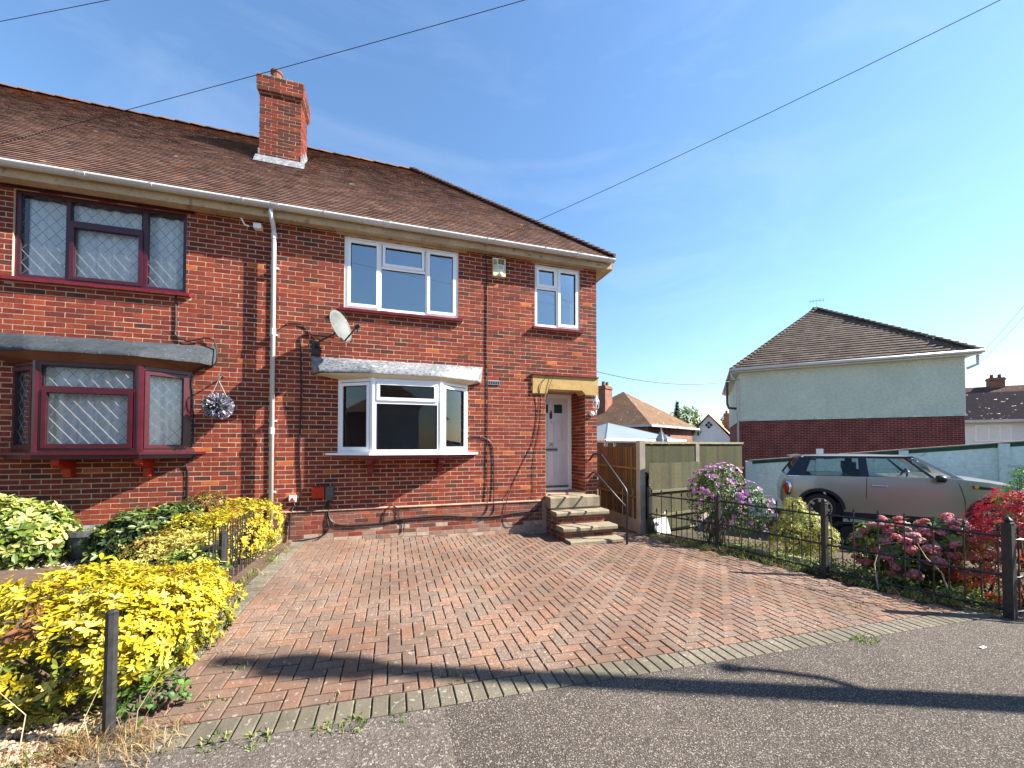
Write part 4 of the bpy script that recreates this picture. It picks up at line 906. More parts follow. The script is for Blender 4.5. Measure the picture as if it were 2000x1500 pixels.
# ================================================================== car on a trailer
def make_car():
    cx, yr, z0 = 4.36, -1.16, .20           # centre line, rear end, level the tyres stand on
    t = thing('parked_car', 'champagne silver three door hatchback standing on a trailer behind the railings', 'car', (cx, yr - 1.8, z0))
    L = 3.70; hw = .84; wy = (.66, 3.11); wr = .30
    lerp = lambda x, pts: next((a[1] + (b[1]-a[1])*(x-a[0])/(b[0]-a[0]) for a, b in zip(pts, pts[1:]) if a[0] <= x <= b[0]), pts[-1][1])
    top = [(0, .62), (.04, .80), (.12, .93), (.3, .955), (1.2, .965), (2.45, .985), (2.62, .975), (3.0, .93), (3.35, .86), (3.52, .78), (3.66, .60), (3.7, .50)]
    low = [(0, .42), (.05, .28), (.12, .22), (3.5, .2), (3.66, .26), (3.7, .36)]
    wid = [(0, .66), (.06, .745), (.2, .81), (.6, .84), (2.0, .83), (3.0, .84), (3.35, .80), (3.58, .70), (3.7, .55)]
    ys = sorted(set([0, .02, .05, .09, .14, .2] + [.25 + .05*i for i in range(66)] + [3.55, 3.6, 3.64, 3.68, 3.7]))
    nr = 10
    def side(y):
        zl, zt_, W_ = lerp(y, low), lerp(y, top), lerp(y, wid); out = []
        for w0 in wy:
            d = abs(y - w0); ar = wr + .06
            if d < ar: zl = max(zl, wr + math.sqrt(ar*ar - d*d))
        zl = min(zl, zt_ - .05)
        for i in range(nr + 1):
            s = i / nr; z = zl + (zt_ - zl) * s; k = (z - .25) / .7
            x = W_ * (1 - .05 * max(0, .35 - k) ** 1.2 - .085 * max(0, k - .35) ** 2.0); out.append((x, z))
        return out
    b = MB(); cols = [side(y) for y in ys]; nn = nr + 1
    for sg in (1, -1):
        o = len(b.v); b.add([(cx + sg*x, yr - y, z0 + z) for y, c in zip(ys, cols) for x, z in c], [((i*nn+j), (i*nn+j+1), ((i+1)*nn+j+1), ((i+1)*nn+j)) if sg == 1 else ((i*nn+j), ((i+1)*nn+j), ((i+1)*nn+j+1), (i*nn+j+1)) for i in range(len(ys)-1) for j in range(nr)])
    # top deck and bonnet
    vs = []; nc = 8
    for y, c in zip(ys, cols):
        x, z = c[-1]
        for k in range(nc + 1):
            s = -1 + 2*k/nc; vs.append((cx + x*s, yr - y, z0 + z + .055*(1 - s*s)*(1 if y > 2.3 else .2)))
    b.add(vs, [(i*(nc+1)+k, i*(nc+1)+k+1, (i+1)*(nc+1)+k+1, (i+1)*(nc+1)+k) for i in range(len(ys)-1) for k in range(nc)])
    for y, c, fl in ((ys[0], cols[0], 0), (ys[-1], cols[-1], 1)):
        b.add([(cx - x, yr - y, z0 + z) for x, z in c] + [(cx + x, yr - y, z0 + z) for x, z in c], [(j, j+1, nn+j+1, nn+j) for j in range(nr)])
    body = b.build('body', M['car_paint'], t, smooth=True)
    # underbody / sills
    b = MB(); b.box((cx - .76, yr - 3.5, z0 + .17), (cx + .76, yr - .2, z0 + .42)); b.build('underbody', M['car_black'], t)
    for sg in (1, -1):
        b = MB(); b.box((cx + sg*.80 - .035, yr - 2.74, z0 + .16), (cx + sg*.80 + .035, yr - 1.03, z0 + .255)); b.build('sill', M['car_black'], t)
    # arches
    for w0 in wy:
        for sg in (1, -1):
            b = MB(); vs = []; n = 18
            for k in range(n + 1):
                a = math.pi * k / n
                for r, xo in ((wr + .045, .862), (wr + .105, .862), (wr + .11, .80), (wr + .045, .70)): vs.append((cx + sg*xo, yr - w0 + r*math.cos(a), z0 + wr + r*math.sin(a)))
            b.add(vs, [(k*4+j, k*4+(j+1) % 4, (k+1)*4+(j+1) % 4, (k+1)*4+j) for k in range(n) for j in range(4)]); b.build('wheel_arch', M['car_black'], t, smooth=False)
            RY_ = Matrix.Translation((cx + sg*.735, yr - w0, z0 + wr)) @ Matrix.Rotation(R(90)*sg, 4, 'Y')
            b = MB(); b.lathe([(.20, -.085), (.27, -.09), (.295, -.06), (.30, 0), (.295, .06), (.27, .09), (.205, .085)], n=28); b.xf(RY_); wh = b.build('tyre', M['rubber'], t, smooth=True)
            b = MB(); b.lathe([(.205, -.07), (.205, .085), (.19, .08), (.185, .03), (.05, .045), (.05, .07), (.02, .075)], n=24); b.xf(RY_); b.build('rim', M['car_black'], wh)
            b = MB()
            for k in range(7):
                a = k*2*math.pi/7; p = Vector((math.cos(a), math.sin(a), 0)); q = Vector((-p.y, p.x, 0)); b.prism([p*.03 - q*.018 + Z*.06, p*.03 + q*.018 + Z*.06, p*.20 + q*.026 + Z*.07, p*.20 - q*.026 + Z*.07], (0, 0, .02))
            b.tube([(.197*math.cos(a*.2618), .197*math.sin(a*.2618), .082) for a in range(25)], .010, 5, cap=False); b.xf(RY_); b.build('spokes', M['alloy'], wh)
    # greenhouse
    zb = lambda y: z0 + lerp(y, top) - .01
    roofp = [(.33, 1.34), (.42, 1.375), (.9, 1.405), (1.5, 1.41), (1.95, 1.395), (2.12, 1.375)]
    b = MB(); vs = []; nc = 10
    for y, z in roofp:
        rw = .60 if y < .4 else .625
        for k in range(nc + 1): s = -1 + 2*k/nc; vs.append((cx + rw*s, yr - y, z0 + z - .035*s*s*s*s - .012*s*s))
    m0 = len(vs); vs += [(p[0], p[1], p[2] - .035) for p in vs]
    q = nc + 1; R_ = len(roofp); fs = [(i*q+k, i*q+k+1, (i+1)*q+k+1, (i+1)*q+k) for i in range(R_-1) for k in range(nc)]; fs += [tuple(j + m0 for j in f)[::-1] for f in fs]
    fs += [(i*q, (i+1)*q, (i+1)*q+m0, i*q+m0) for i in range(R_-1)] + [(i*q+nc, i*q+nc+m0, (i+1)*q+nc+m0, (i+1)*q+nc) for i in range(R_-1)] + [(k, k+m0, k+1+m0, k+1) for k in range(nc)] + [((R_-1)*q+k, (R_-1)*q+k+1, (R_-1)*q+k+1+m0, (R_-1)*q+k+m0) for k in range(nc)]
    b.add(vs, fs); b.build('roof', M['car_paint'], t, smooth=True)
    b = MB(); b.prism([(cx - .58, yr - .40, z0 + 1.36), (cx - .56, yr - .20, z0 + 1.335), (cx + .56, yr - .20, z0 + 1.335), (cx + .58, yr - .40, z0 + 1.36)], (0, 0, .03)); b.build('spoiler', M['car_paint'], t)
    bw, rw = .775, .63
    for sg in (1, -1):
        S_ = lambda y, z, f: Vector((cx + sg*(bw + (rw - bw)*f), yr - y, z0 + z))   # f: 0 belt, 1 roof
        def bar(name, pts, m, thick=.02): b = MB(); b.prism(pts, (sg*-thick, 0, 0)); return b.build(name, m, t)
        bar('rear_pillar', [S_(.10, .95, 0), S_(.42, .955, 0), S_(.56, 1.34, 1), S_(.35, 1.34, 1)], M['car_black'])
        bar('centre_pillar', [S_(1.30, .965, 0), S_(1.44, .965, 0), S_(1.42, 1.37, 1), S_(1.30, 1.37, 1)], M['car_black'])
        bar('front_pillar', [S_(2.62, .97, 0), S_(2.74, .955, 0), S_(2.14, 1.36, 1), S_(2.06, 1.36, 1)], M['car_paint'])
        bar('door_frame', [S_(2.30, .975, 0), S_(2.36, .975, 0), S_(1.98, 1.36, 1), S_(1.94, 1.36, 1)], M['car_black'])
        bar('roof_rail', [S_(.42, 1.325, .93), S_(2.10, 1.335, .93), S_(2.10, 1.375, 1), S_(.42, 1.365, 1)], M['car_black'])
        bar('belt_trim', [S_(.12, .935, -.08), S_(2.62, .96, -.08), S_(2.62, .985, 0), S_(.12, .96, 0)], M['car_black'])
        bar('belt_chrome', [S_(.12, .938, -.11), S_(2.6, .962, -.11), S_(2.6, .972, -.10), S_(.12, .948, -.10)], M['chrome'], .012)
        bar('quarter_glass', [S_(.42, .96, 0), S_(1.30, .97, 0), S_(1.30, 1.33, .95), S_(.55, 1.33, .95)], M['car_glass'], .005)
        bar('door_glass', [S_(1.44, .975, 0), S_(2.32, .98, 0), S_(1.95, 1.335, .95), S_(1.43, 1.335, .95)], M['car_glass'], .005)
        bar('vent_glass', [S_(2.36, .98, 0), S_(2.62, .98, 0), S_(2.08, 1.335, .95), S_(1.99, 1.335, .95)], M['car_glass'], .005)
        # seams, handle, mirror, lamps
        def seam(pts): b = MB(); b.tube([Vector((cx + sg*x, yr - y, z0 + z)) for x, y, z in pts], .005, 4, cap=True); b.build('door_seam', M['gasket'], t)
        seam([(.805, 1.40, .955), (.826, 1.39, .8), (.834, 1.38, .6), (.825, 1.40, .4), (.81, 1.44, .25)])
        seam([(.80, 2.62, .955), (.828, 2.66, .8), (.838, 2.70, .6), (.832, 2.70, .4), (.82, 2.68, .25)])
        b = MB(); b.tube([(cx + sg*.832, yr - 1.47, z0 + .80), (cx + sg*.862, yr - 1.50, z0 + .80), (cx + sg*.862, yr - 1.66, z0 + .80), (cx + sg*.832, yr - 1.69, z0 + .80)], .013, 6); b.build('door_handle', M['chrome'], t)
        b = MB(); b.lathe([(.0, -.09), (.05, -.085), (.075, -.05), (.08, 0), (.07, .03), (.03, .04)], n=12); b.xf(Matrix.Translation((cx + sg*.93, yr - 2.36, z0 + .98)) @ Matrix.Diagonal((1.15, 1, .85, 1)) @ Matrix.Rotation(R(-90), 4, 'X')); b.box((cx + sg*.87 - .07, yr - 2.44, z0 + .915), (cx + sg*.87 + .05, yr - 2.38, z0 + .94)); b.build('wing_mirror', M['car_black'], t, smooth=True)
        b = MB(); b.lathe([(.12, -.03), (.14, -.02), (.13, .02), (.02, .045)], n=20); b.xf(Matrix.Translation((cx + sg*.775, yr - .125, z0 + .68)) @ Matrix.Rotation(R(52)*sg, 4, 'Z') @ Matrix.Rotation(R(90), 4, 'Y') @ Matrix.Rotation(R(180 if sg < 0 else 0), 4, 'X') @ Matrix.Diagonal((1.15, .62, 1, 1)))
        b.build('tail_light_ring', M['chrome'], t, smooth=True)
        b = MB(); b.lathe([(.10, 0), (.105, .03), (.09, .055), (.02, .065)], n=18); b.xf(Matrix.Translation((cx + sg*.783, yr - .125, z0 + .68)) @ Matrix.Rotation(R(52 if sg > 0 else 128), 4, 'Z') @ Matrix.Rotation(R(90), 4, 'Y') @ Matrix.Diagonal((1.15, .62, 1, 1)))
        b.build('tail_light', M['red_lens'], t, smooth=True)
        b = MB(); b.prism([(cx + sg*.848, yr - 2.80, z0 + .82), (cx + sg*.848, yr - 3.05, z0 + .80), (cx + sg*.842, yr - 3.06, z0 + .84), (cx + sg*.84, yr - 2.80, z0 + .87)], (sg*-.02, 0, 0)); b.build('scuttle_trim', M['car_black'], t)
        b = MB(); b.lathe([(.03, 0), (.025, .012), (.005, .016)], n=12); b.xf(Matrix.Translation((cx + sg*.846, yr - 2.84, z0 + .845)) @ Matrix.Rotation(R(90)*sg, 4, 'Y')); b.build('side_repeater', M['orange_lens'], t)
        b = MB(); b.lathe([(.14, -.03), (.145, .02), (.12, .05), (.03, .07)], n=20); b.xf(Matrix.Translation((cx + sg*.57, yr - 3.47, z0 + .74)) @ Matrix.Rotation(R(55), 4, 'X')); b.build('headlight', M['chrome'], t, smooth=True)
    b = MB(); b.add([(cx - .70, yr - 2.70, z0 + 1.0), (cx + .70, yr - 2.70, z0 + 1.0), (cx + .60, yr - 2.13, z0 + 1.365), (cx - .60, yr - 2.13, z0 + 1.365)], [(0, 1, 2, 3)]); b.build('windscreen', M['car_glass'], t)
    b = MB(); b.add([(cx - .70, yr - .13, z0 + .96), (cx + .70, yr - .13, z0 + .96), (cx + .58, yr - .36, z0 + 1.34), (cx - .58, yr - .36, z0 + 1.34)], [(0, 1, 2, 3)]); b.build('rear_screen', M['car_glass'], t)
    # interior
    for sx in (-.36, .36):
        b = MB(); b.prism([(cx + sx - .22, yr - 1.75, z0 + .55), (cx + sx - .22, yr - 1.35, z0 + .55), (cx + sx - .22, yr - 1.22, z0 + 1.08), (cx + sx - .22, yr - 1.34, z0 + 1.1), (cx + sx - .22, yr - 1.5, z0 + .72), (cx + sx - .22, yr - 1.9, z0 + .70)], (.44, 0, 0)); b.box((cx + sx - .12, yr - 1.30, z0 + 1.08), (cx + sx + .12, yr - 1.20, z0 + 1.24)); b.build('seat', M['rubber'], t)
    b = MB(); b.prism([(cx - .66, yr - .75, z0 + .6), (cx - .66, yr - .45, z0 + .6), (cx - .66, yr - .40, z0 + 1.02), (cx - .66, yr - .52, z0 + 1.02)], (1.32, 0, 0)); b.build('rear_seat', M['rubber'], t)
    b = MB(); b.tube([(cx - .36 + .18*math.cos(a*.3307), yr - 2.02 - .05*math.sin(a*.3307), z0 + .95 + .17*math.sin(a*.3307)) for a in range(20)], .016, 6); b.tube([(cx - .53, yr - 2.02, z0 + .95), (cx - .19, yr - 2.02, z0 + .95)], .02, 6); b.build('steering_wheel', M['rubber'], t)
    b = MB(); b.prism([(cx - .70, yr - 2.15, z0 + .7), (cx - .70, yr - 2.15, z0 + .98), (cx - .70, yr - 2.6, z0 + 1.0), (cx - .70, yr - 2.6, z0 + .7)], (1.40, 0, 0)); b.build('dashboard', M['rubber'], t)
    b = MB(); b.tube([(cx - .08, yr - 2.2, z0 + 1.28), (cx + .08, yr - 2.2, z0 + 1.28)], .03, 8); b.build('interior_mirror', M['car_black'], t)
    t.rotation_euler = (0, 0, R(41)); t.location = (5.75, -1.70, .13)
make_car()
t = thing('car_trailer', 'dark low car trailer under the silver hatchback', 'trailer', (4.36, -2.96, .20))
gT = gz(4)
for x in (3.62, 5.10): MB().box((x - .24, -5.2, .13), (x + .24, -1.0, .196)).build('track', M['worn_iron'], t)
for y in (-1.2, -2.2, -3.2, -4.6): MB().box((3.5, y - .05, .06), (5.2, y + .05, .128)).build('cross_member', M['worn_iron'], t)
for x, sg in ((3.24, -1), (5.48, 1)):
    for yw in (-2.26,):
        RYm = Matrix.Translation((x, yw, gT + .225)) @ Matrix.Rotation(R(90)*sg, 4, 'Y')
        b = MB(); b.lathe([(.13, -.07), (.2, -.08), (.22, -.05), (.225, 0), (.22, .05), (.2, .08), (.135, .07)], n=24); b.xf(RYm); wh = b.build('tyre', M['rubber'], t, smooth=True)
        b = MB(); b.lathe([(.138, -.05), (.138, .07), (.12, .065), (.11, .03), (.06, .05), (.03, .06)], n=20); b.xf(RYm); b.build('rim', M['alloy'], wh, smooth=True)
        b = MB(); vs = []
        prof = [(-.34, .20), (-.31, .36), (-.20, .48), (.20, .48), (.31, .36), (.34, .20)]
        for (dy, dz) in prof: vs += [(x - .11, yw + dy, gT + dz), (x + .11, yw + dy, gT + dz), (x + .11, yw + dy*.96, gT + dz - .012), (x - .11, yw + dy*.96, gT + dz - .012)]
        b.add(vs, [(i*4+j, i*4+(j+1) % 4, (i+1)*4+(j+1) % 4, (i+1)*4+j) for i in range(5) for j in range(4)]); b.build('mudguard', M['black_iron'], t)
MB().tube([(4.36, -5.2, .1), (4.36, -6.0, .12)], .04, 6).build('drawbar', M['worn_iron'], t)
t.rotation_euler = (0, 0, R(41)); t.location = (5.75, -1.70, .13)

# ================================================================== neighbouring house
NR, NL = Vector((17.3, 2.0, 0)), Vector((11.85, 7.25, 0))
Un = (NL - NR).normalized() * -1                  # left to right along its side wall, as seen
wn = (NR - NL).length; Nn_ = Vector((Un.y, -Un.x, 0))
if Nn_.dot(CAM - NL) < 0: Nn_ = -Nn_
nh_ = thing('neighbour_house', 'hip roofed house with pale green render above dark red brick', 'house', (NL.x, NL.y, gz(4)))
FN = (NL.copy(), Un, Nn_)
b = MB(); b.fbox(FN, (0, gz(4) - .1, -9), (wn, 2.88, -.0)); o = b.build('lower_wall', M['far_brick'], nh_); wall_uv(o)
b = MB(); b.fbox(FN, (-.03, 2.95, -9), (wn + .03, 5.22, .03)); b.build('rendered_wall', M['render'], nh_)
b = MB(); b.fbox(FN, (-.06, 2.885, -9.02), (wn + .06, 2.948, .06)); b.build('string_course', mat('pale_green_trim', S(200, 224, 206), .8), nh_)
ze = 5.32; ov = .35; P3 = lambda u, v, n: NL + Un*u + Nn_*n + Z*v
c0, c1 = P3(-ov, ze, ov), P3(wn + ov, ze, ov); c2, c3 = P3(wn + ov, ze, -9.4), P3(-ov, ze, -9.4)
half = wn/2 + ov; ap = P3(wn/2, ze + half*.86, ov - half*.98); ap2 = P3(wn/2, ze + half*.86, -5.5)
b = MB(); b.add([c0, c1, ap, c2, c3, ap2], [(0, 1, 2), (1, 3, 5, 2), (3, 4, 5), (4, 0, 2, 5), (0, 4, 3, 1)]); nroof = b.build('roof', bpy.data.materials['roof_underlay'], nh_)
TCs = TC; TC = [S(108, 94, 84), S(102, 88, 79), S(116, 102, 90), S(96, 84, 77), S(107, 91, 81)]
def slope_tiles(A, B, C1, C2, tw, ga):   # A,B eave; C1 above A side, C2 above B side
    U = (B - A).normalized(); W_ = (B - A).length; mid = (C1 - A); V = (mid - U * mid.dot(U)); H = V.length; V.normalize(); nrm = U.cross(V)
    l1, l2 = (C1 - A).dot(U), (C2 - A).dot(U)
    return tiles(A, U, V, nrm, W_, H, lambda u, v: l1*v/H - .04 < u < W_ - (W_ - l2)*v/H + .04, tw=tw, ga=ga, th=.03, warm=lambda u, v: 0)
its = slope_tiles(c0, c1, ap, ap, .26, .2); pieces(its, 'roof_tile', 'roof_tiles', M['tile'], nroof)
mm = MB()
for i in slope_tiles(c3, c0, ap2, ap, .26, .2) + slope_tiles(c1, c2, ap, ap2, .26, .2): mm.add(*i)
mm.build('side_roof_tiles', M['tile'], nroof, kind='stuff')
for (p, q, k) in ((c0, ap, 26), (c1, ap, 26), (ap, ap2, 14)):
    for i in range(k): MB().add(*half_tile(p + (q-p)*(i/k) + Z*.02, q - p, Z, (q-p).length/k*1.25, .12, rnd.choice(TC))).build('hip_tile', M['tile'], nroof)
TC = TCs
b = MB(); b.fbox(FN, (-ov, ze - .10, .06), (wn + ov, ze - .075, ov)); b.fbox(FN, (-ov, ze - .1, -9.3), (-.03, ze - .075, .06)); b.build('soffit', M['white_wall'], nh_)
b = MB(); b.tube([P3(-ov - .05, ze - .0, ov + .06), P3(wn + ov + .05, ze - .0, ov + .06)], .07, 8); b.tube([P3(-ov - .05, ze, ov), P3(-ov - .05, ze, -9.3)], .06, 6); b.tube([P3(wn + ov + .03, ze, ov), P3(wn + ov + .03, ze, -9.3)], .06, 6); b.build('gutter', M['gutter'], nh_, smooth=True)
b = MB(); b.tube([P3(-ov, ze - .08, .2), P3(-ov, ze - .3, .15), P3(-.1, ze - .55, .08), P3(-.1, gz(4), .08)], .045, 8); b.build('downpipe', M['gutter'], nh_, smooth=True)
b = MB(); b.tube([P3(wn + .35, ze - .1, .1), P3(wn + .35, ze - .45, .1), P3(wn + .06, ze - .6, .06)], .05, 8); b.build('overflow_pipe', M['gutter'], nh_)
b = MB(); b.tube([P3(-.1, 3.55, -.6), P3(-.45, 3.6, -.6), P3(-.5, 3.8, -.6), P3(-.5, 5.0, -.6)], .06, 8); b.build('flue', M['grey_plastic'], nh_, smooth=True)
b = MB(); b.fbox(FN, (2.9, 1.35, .0), (3.15, 1.58, .04)); b.build('white_vent', M['upvc'], nh_)
an = ap + Z*.05; b = MB(); b.tube([an, an + Z*.45], .015, 5); b.tube([an + Z*.4 - Un*.3, an + Z*.4 + Un*.3], .012, 4)
for k in range(5): b.tube([an + Z*(.28) + Un*(-.28 + k*.14), an + Z*.5 + Un*(-.28 + k*.14)], .01, 4)
b.build('aerial', M['steel'], nh_)

# ================================================================== distant houses
def far_house(label, c, rot, wx, dy, zg, ze, zr, wm, roofc, hip=True, win=(), gable_x=False, chim=None, gut=True, brickwall=False):
    t = thing('distant_house', label, 'house', (c[0], c[1], zg))
    Mx = Matrix.Translation((c[0], c[1], 0)) @ Matrix.Rotation(R(rot), 4, 'Z')
    b = MB(); b.box((-wx/2, -dy/2, zg), (wx/2, dy/2, ze)); b.xf(Mx); w_ = b.build('wall', wm, t)
    if brickwall: wall_uv(w_)
    o = .35; h = zr - ze; rm = mat('far_tiles', roofc, .9, var=((1.5, .15), (14, .3)), bump=(9, .5, .03), spots=((5, .68, .71, S(225, 215, 195), .9, 0, 0),), spec=.02)
    b = MB(); a, d = wx/2 + o, dy/2 + o
    if hip:
        m_ = min(a, d); r = [(-(a - m_), 0), ((a - m_), 0)] if a >= d else [(0, -(d - m_)), (0, (d - m_))]
        vs = [(-a, -d, ze), (a, -d, ze), (a, d, ze), (-a, d, ze), (r[0][0], r[0][1], zr), (r[1][0], r[1][1], zr)]
        fs = [(0, 1, 5, 4), (1, 2, 5), (2, 3, 4, 5), (3, 0, 4)] if a >= d else [(0, 1, 4), (1, 2, 5, 4), (2, 3, 5), (3, 0, 4, 5)]
        b.add(vs, fs + [(3, 2, 1, 0)])
    else:
        b.add([(-a, -d, ze), (a, -d, ze), (a, d, ze), (-a, d, ze), (0, -d, zr), (0, d, zr)], [(0, 4, 5, 3), (1, 2, 5, 4), (3, 2, 1, 0)])
        g = MB(); g.prism([(-wx/2, -dy/2 + .01, ze), (wx/2, -dy/2 + .01, ze), (0, -dy/2 + .01, zr - .12)], (0, dy - .02, 0)); g.xf(Mx); g.build('gable', wm, t)
    b.xf(Mx); b.build('roof', rm, t)
    if gut:
        g = MB(); g.box((-a - .05, -d - .08, ze - .12), (a + .05, -d, ze + .02)); g.box((-a - .08, -d, ze - .12), (-a, d, ze + .02)); g.xf(Mx); g.build('gutter', M['gutter'], t)
    for (u, v, w2, h2) in win:
        f = MB(); y = -dy/2 - .03
        for (p, q, r2, s2) in ((u, v, w2, .08), (u, v + h2 - .08, w2, .08), (u, v + .08, .08, h2 - .16), (u + w2 - .08, v + .08, .08, h2 - .16), (u + w2*.36, v + .08, .07, h2 - .16), (u + w2*.66, v + .08, .07, h2 - .16)): f.box((p, y, q), (p + r2, y + .06, q + s2))
        f.xf(Mx); wo = f.build('window', M['upvc'], t)
        g = MB(); g.box((u + .05, y + .035, v + .05), (u + w2 - .05, y + .05, v + h2 - .05)); g.xf(Mx); g.build('pane', M['window_glass'], wo)
    if chim:
        x, y, s, z1 = chim; g = MB(); g.box((x - s, y - s*.6, zr - 2), (x + s, y + s*.6, z1)); g.box((x - s - .06, y - s*.6 - .06, z1 - .25), (x + s + .06, y + s*.6 + .06, z1 - .1)); g.xf(Mx); co = g.build('chimney', M['far_brick2'], t); wall_uv(co)
        g = MB()
        for k in (-.5, .5): g.lathe([(.13, 0), (.11, .3), (.13, .32)], (x + k*s, y, z1), 8, S(130, 84, 60))
        g.xf(Mx); g.build('chimney_pot', M['tile'], co)
    return t
def at(pxx, depth, z=None): 
    p = CAM + RGT * ((pxx - 1000) / 750 * depth) + Vector((math.sin(PHI), math.cos(PHI), 0)) * depth
    return (p.x, p.y)
far_house('brown tiled hip roof house with brick walls beyond the timber fence', at(1218, 30), 28, 7.6, 7.6, -1.5, 3.05, 5.95, M['far_brick2'], S(124, 100, 82), chim=(-2.0, .4, .5, 6.2), brickwall=True)
gh = far_house('white gabled house with a black diamond vent beyond the fence', at(1393, 46), -50, 5.0, 9, -1.5, 2.0, 5.2, M['white_wall'], S(176, 150, 124), hip=False, chim=(1.6, 1, .5, 5.6), gut=False)
b = MB()
for (dx, dz) in ((-.22, 0), (.22, 0), (0, -.24), (0, .24)): b.prism([(dx - .17, -4.56, 4.0 + dz), (dx, -4.56, 3.82 + dz), (dx + .17, -4.56, 4.0 + dz), (dx, -4.56, 4.18 + dz)], (0, .03, 0))
c_ = at(1393, 46); b.xf(Matrix.Translation((c_[0], c_[1], 0)) @ Matrix.Rotation(R(-50), 4, 'Z')); b.build('diamond_vent', M['gasket'], gh)
far_house('white walled house with a dark slate roof at the right edge', at(1990, 23), -48, 13, 8, -.5, 3.1, 5.0, M['white_wall'], S(36, 30, 38), win=((-3.2, 1.95, 1.35, .9),))
far_house('distant roof with a brick chimney behind the slate roofed house', at(1985, 36), -48, 16, 9, -.5, 4.6, 7.4, M['white_wall'], S(96, 76, 70), chim=(-1.2, 0, .5, 8.2))
far_house('far brown roofed house beyond the white gable', at(1450, 60), 10, 12, 8, -2, 1.5, 4.6, M['far_brick2'], S(140, 110, 92), chim=(-3.5, 0, .5, 5.6), brickwall=True)
# houses across the road, seen in the window glass
for i, (x, lab) in enumerate(((-18, 'brick house across the road behind the viewer, end of the row'), (-7, 'white rendered house across the road behind the viewer'), (5, 'brick house across the road facing the front door'), (33, 'brick house at the far end of the road to the right'), (-34, 'brick house at the far end of the road to the left'))):
    far_house(lab, (x, -27 if abs(x) < 30 else -17), 180 if abs(x) < 30 else (110 if x > 0 else 250), 9.5, 8, -.3, 5.0, 8.4, M['white_wall'] if i == 1 else M['far_brick2'], S(120, 92, 80), win=((-3.6, .9, 2.0, 1.3), (1.6, .9, 2.0, 1.3), (-3.6, 3.4, 2.0, 1.2), (1.6, 3.4, 2.0, 1.2)), brickwall=i != 1)
# gazebo behind the side fence
t = thing('gazebo', 'grey polycarbonate roofed gazebo behind the side fence', 'gazebo', (*at(1195, 12.5), gz(4)))
c = Vector((*at(1188, 12.6), 0)); s = 1.55; za, zeG = 2.45, 1.86; Mg = Matrix.Translation(c) @ Matrix.Rotation(R(12), 4, 'Z')
cr = [Vector((-s, -s, zeG)), Vector((s*1.15, -s, zeG)), Vector((s*1.15, s, zeG)), Vector((-s, s, zeG))]; apx = Vector((0, 0, za))
for i in range(4):
    MB().prism([cr[i], cr[(i+1) % 4], apx], (0, 0, .012)).xf(Mg).build('roof_sheet', M['poly'], t)
    MB().tube([cr[i], apx], .025, 6).xf(Mg).build('roof_bar', M['steel'], t); MB().tube([cr[i], cr[(i+1) % 4]], .04, 6).xf(Mg).build('eaves_bar', M['upvc'], t); MB().tube([cr[i], (cr[i].x, cr[i].y, gz(4))], .05, 6).xf(Mg).build('leg', M['steel'], t)
    m1 = cr[i].lerp(apx, .45); m2 = cr[(i+1) % 4].lerp(apx, .45); MB().tube([m1, m2], .012, 4).xf(Mg).build('glazing_bar', M['upvc'], t)
t = thing('garden_parasol', 'closed grey garden parasol showing above the timber fence', 'parasol', (*at(1292, 11.5), gz(4)))
c = at(1292, 11.5); b = MB(); n = 12; vs = []
for r, z in ((.015, 2.18), (.05, 2.1), (.10, 2.0), (.15, 1.9), (.09, 1.3), (.05, 1.0)):
    for k in range(n): a = 2*math.pi*k/n; rr = r*(1 + .25*(-1)**k); vs.append((c[0] + rr*math.cos(a), c[1] + rr*math.sin(a), z))
b.add(vs, [(i*n+k, i*n+(k+1) % n, (i+1)*n+(k+1) % n, (i+1)*n+k) for i in range(5) for k in range(n)]); b.build('canopy', M['poly'], t); MB().tube([(c[0], c[1], gz(4)), (c[0], c[1], 2.24)], .02, 6).build('pole', M['steel'], t)

# ================================================================== telegraph pole (casts the long shadow) and wires
PX, PY, PH = 4.3, -7.06, 7.97
t = thing('telegraph_pole', 'tall timber telegraph pole with a lamp bracket beside the road', 'telegraph pole', (PX, PY, gz(4)))
MB().tube([(PX, PY, gz(4) - .2), (PX, PY, PH)], [.125, .085], 12).build('pole', M['pole'], t, smooth=True)
MB().lathe([(.15, 0), (.16, .03), (.16, .08), (.15, .1)], (PX, PY, 7.1), 12).build('wire_ring', M['worn_iron'], t)
MB().box((PX - .16, PY - .13, PH - .75), (PX + .1, PY + .13, PH - .35)).build('junction_case', M['grey_plastic'], t)
b = MB(); b.tube([(PX, PY, 4.15), (PX, PY + .2, 4.3), (PX, PY + .27, 4.55), (PX - .05, PY + .3, 4.75)], .035, 6); b.build('lamp_arm', M['steel'], t); MB().lathe([(.03, 0), (.07, .04), (.06, .12), (.02, .15)], (PX - .05, PY + .3, 4.7), 10).build('lamp_head', M['grey_plastic'], t)
top_ = Vector((PX, PY + .15, 7.15))
def wire(label, a, c, sag=.35, r=.011):
    a, c = Vector(a), Vector(c); pts = [a.lerp(c, i/30) - Z*(4*sag*(i/30)*(1 - i/30)) for i in range(31)]
    tag(MB().tube(pts, r, 5).build('overhead_wire', M['wire'], None), label, 'wire')
wire('overhead wire from the end house eaves up across the sky', (-2.42, -.16, 5.5), top_, .12, .0042)
wire('overhead wire crossing in front of the roof and past the chimney', (-9.65, -.17, 5.52), top_ + Z*.1, .1, .0035)
wire('overhead wire clipping the top corner of the sky above the left house', (-11.5, .41, 6.85), top_ + Z*.15, .1, .0035)
wire('thin sagging wire between the end house and the neighbouring house', (.1, 4.0, 4.6), (NL.x, NL.y, 4.9), .55, .012)
wire('thin overhead wire beyond the neighbouring house', (*at(1915, 34), 9.6), (*at(2120, 22), 13.8), .2, .012)
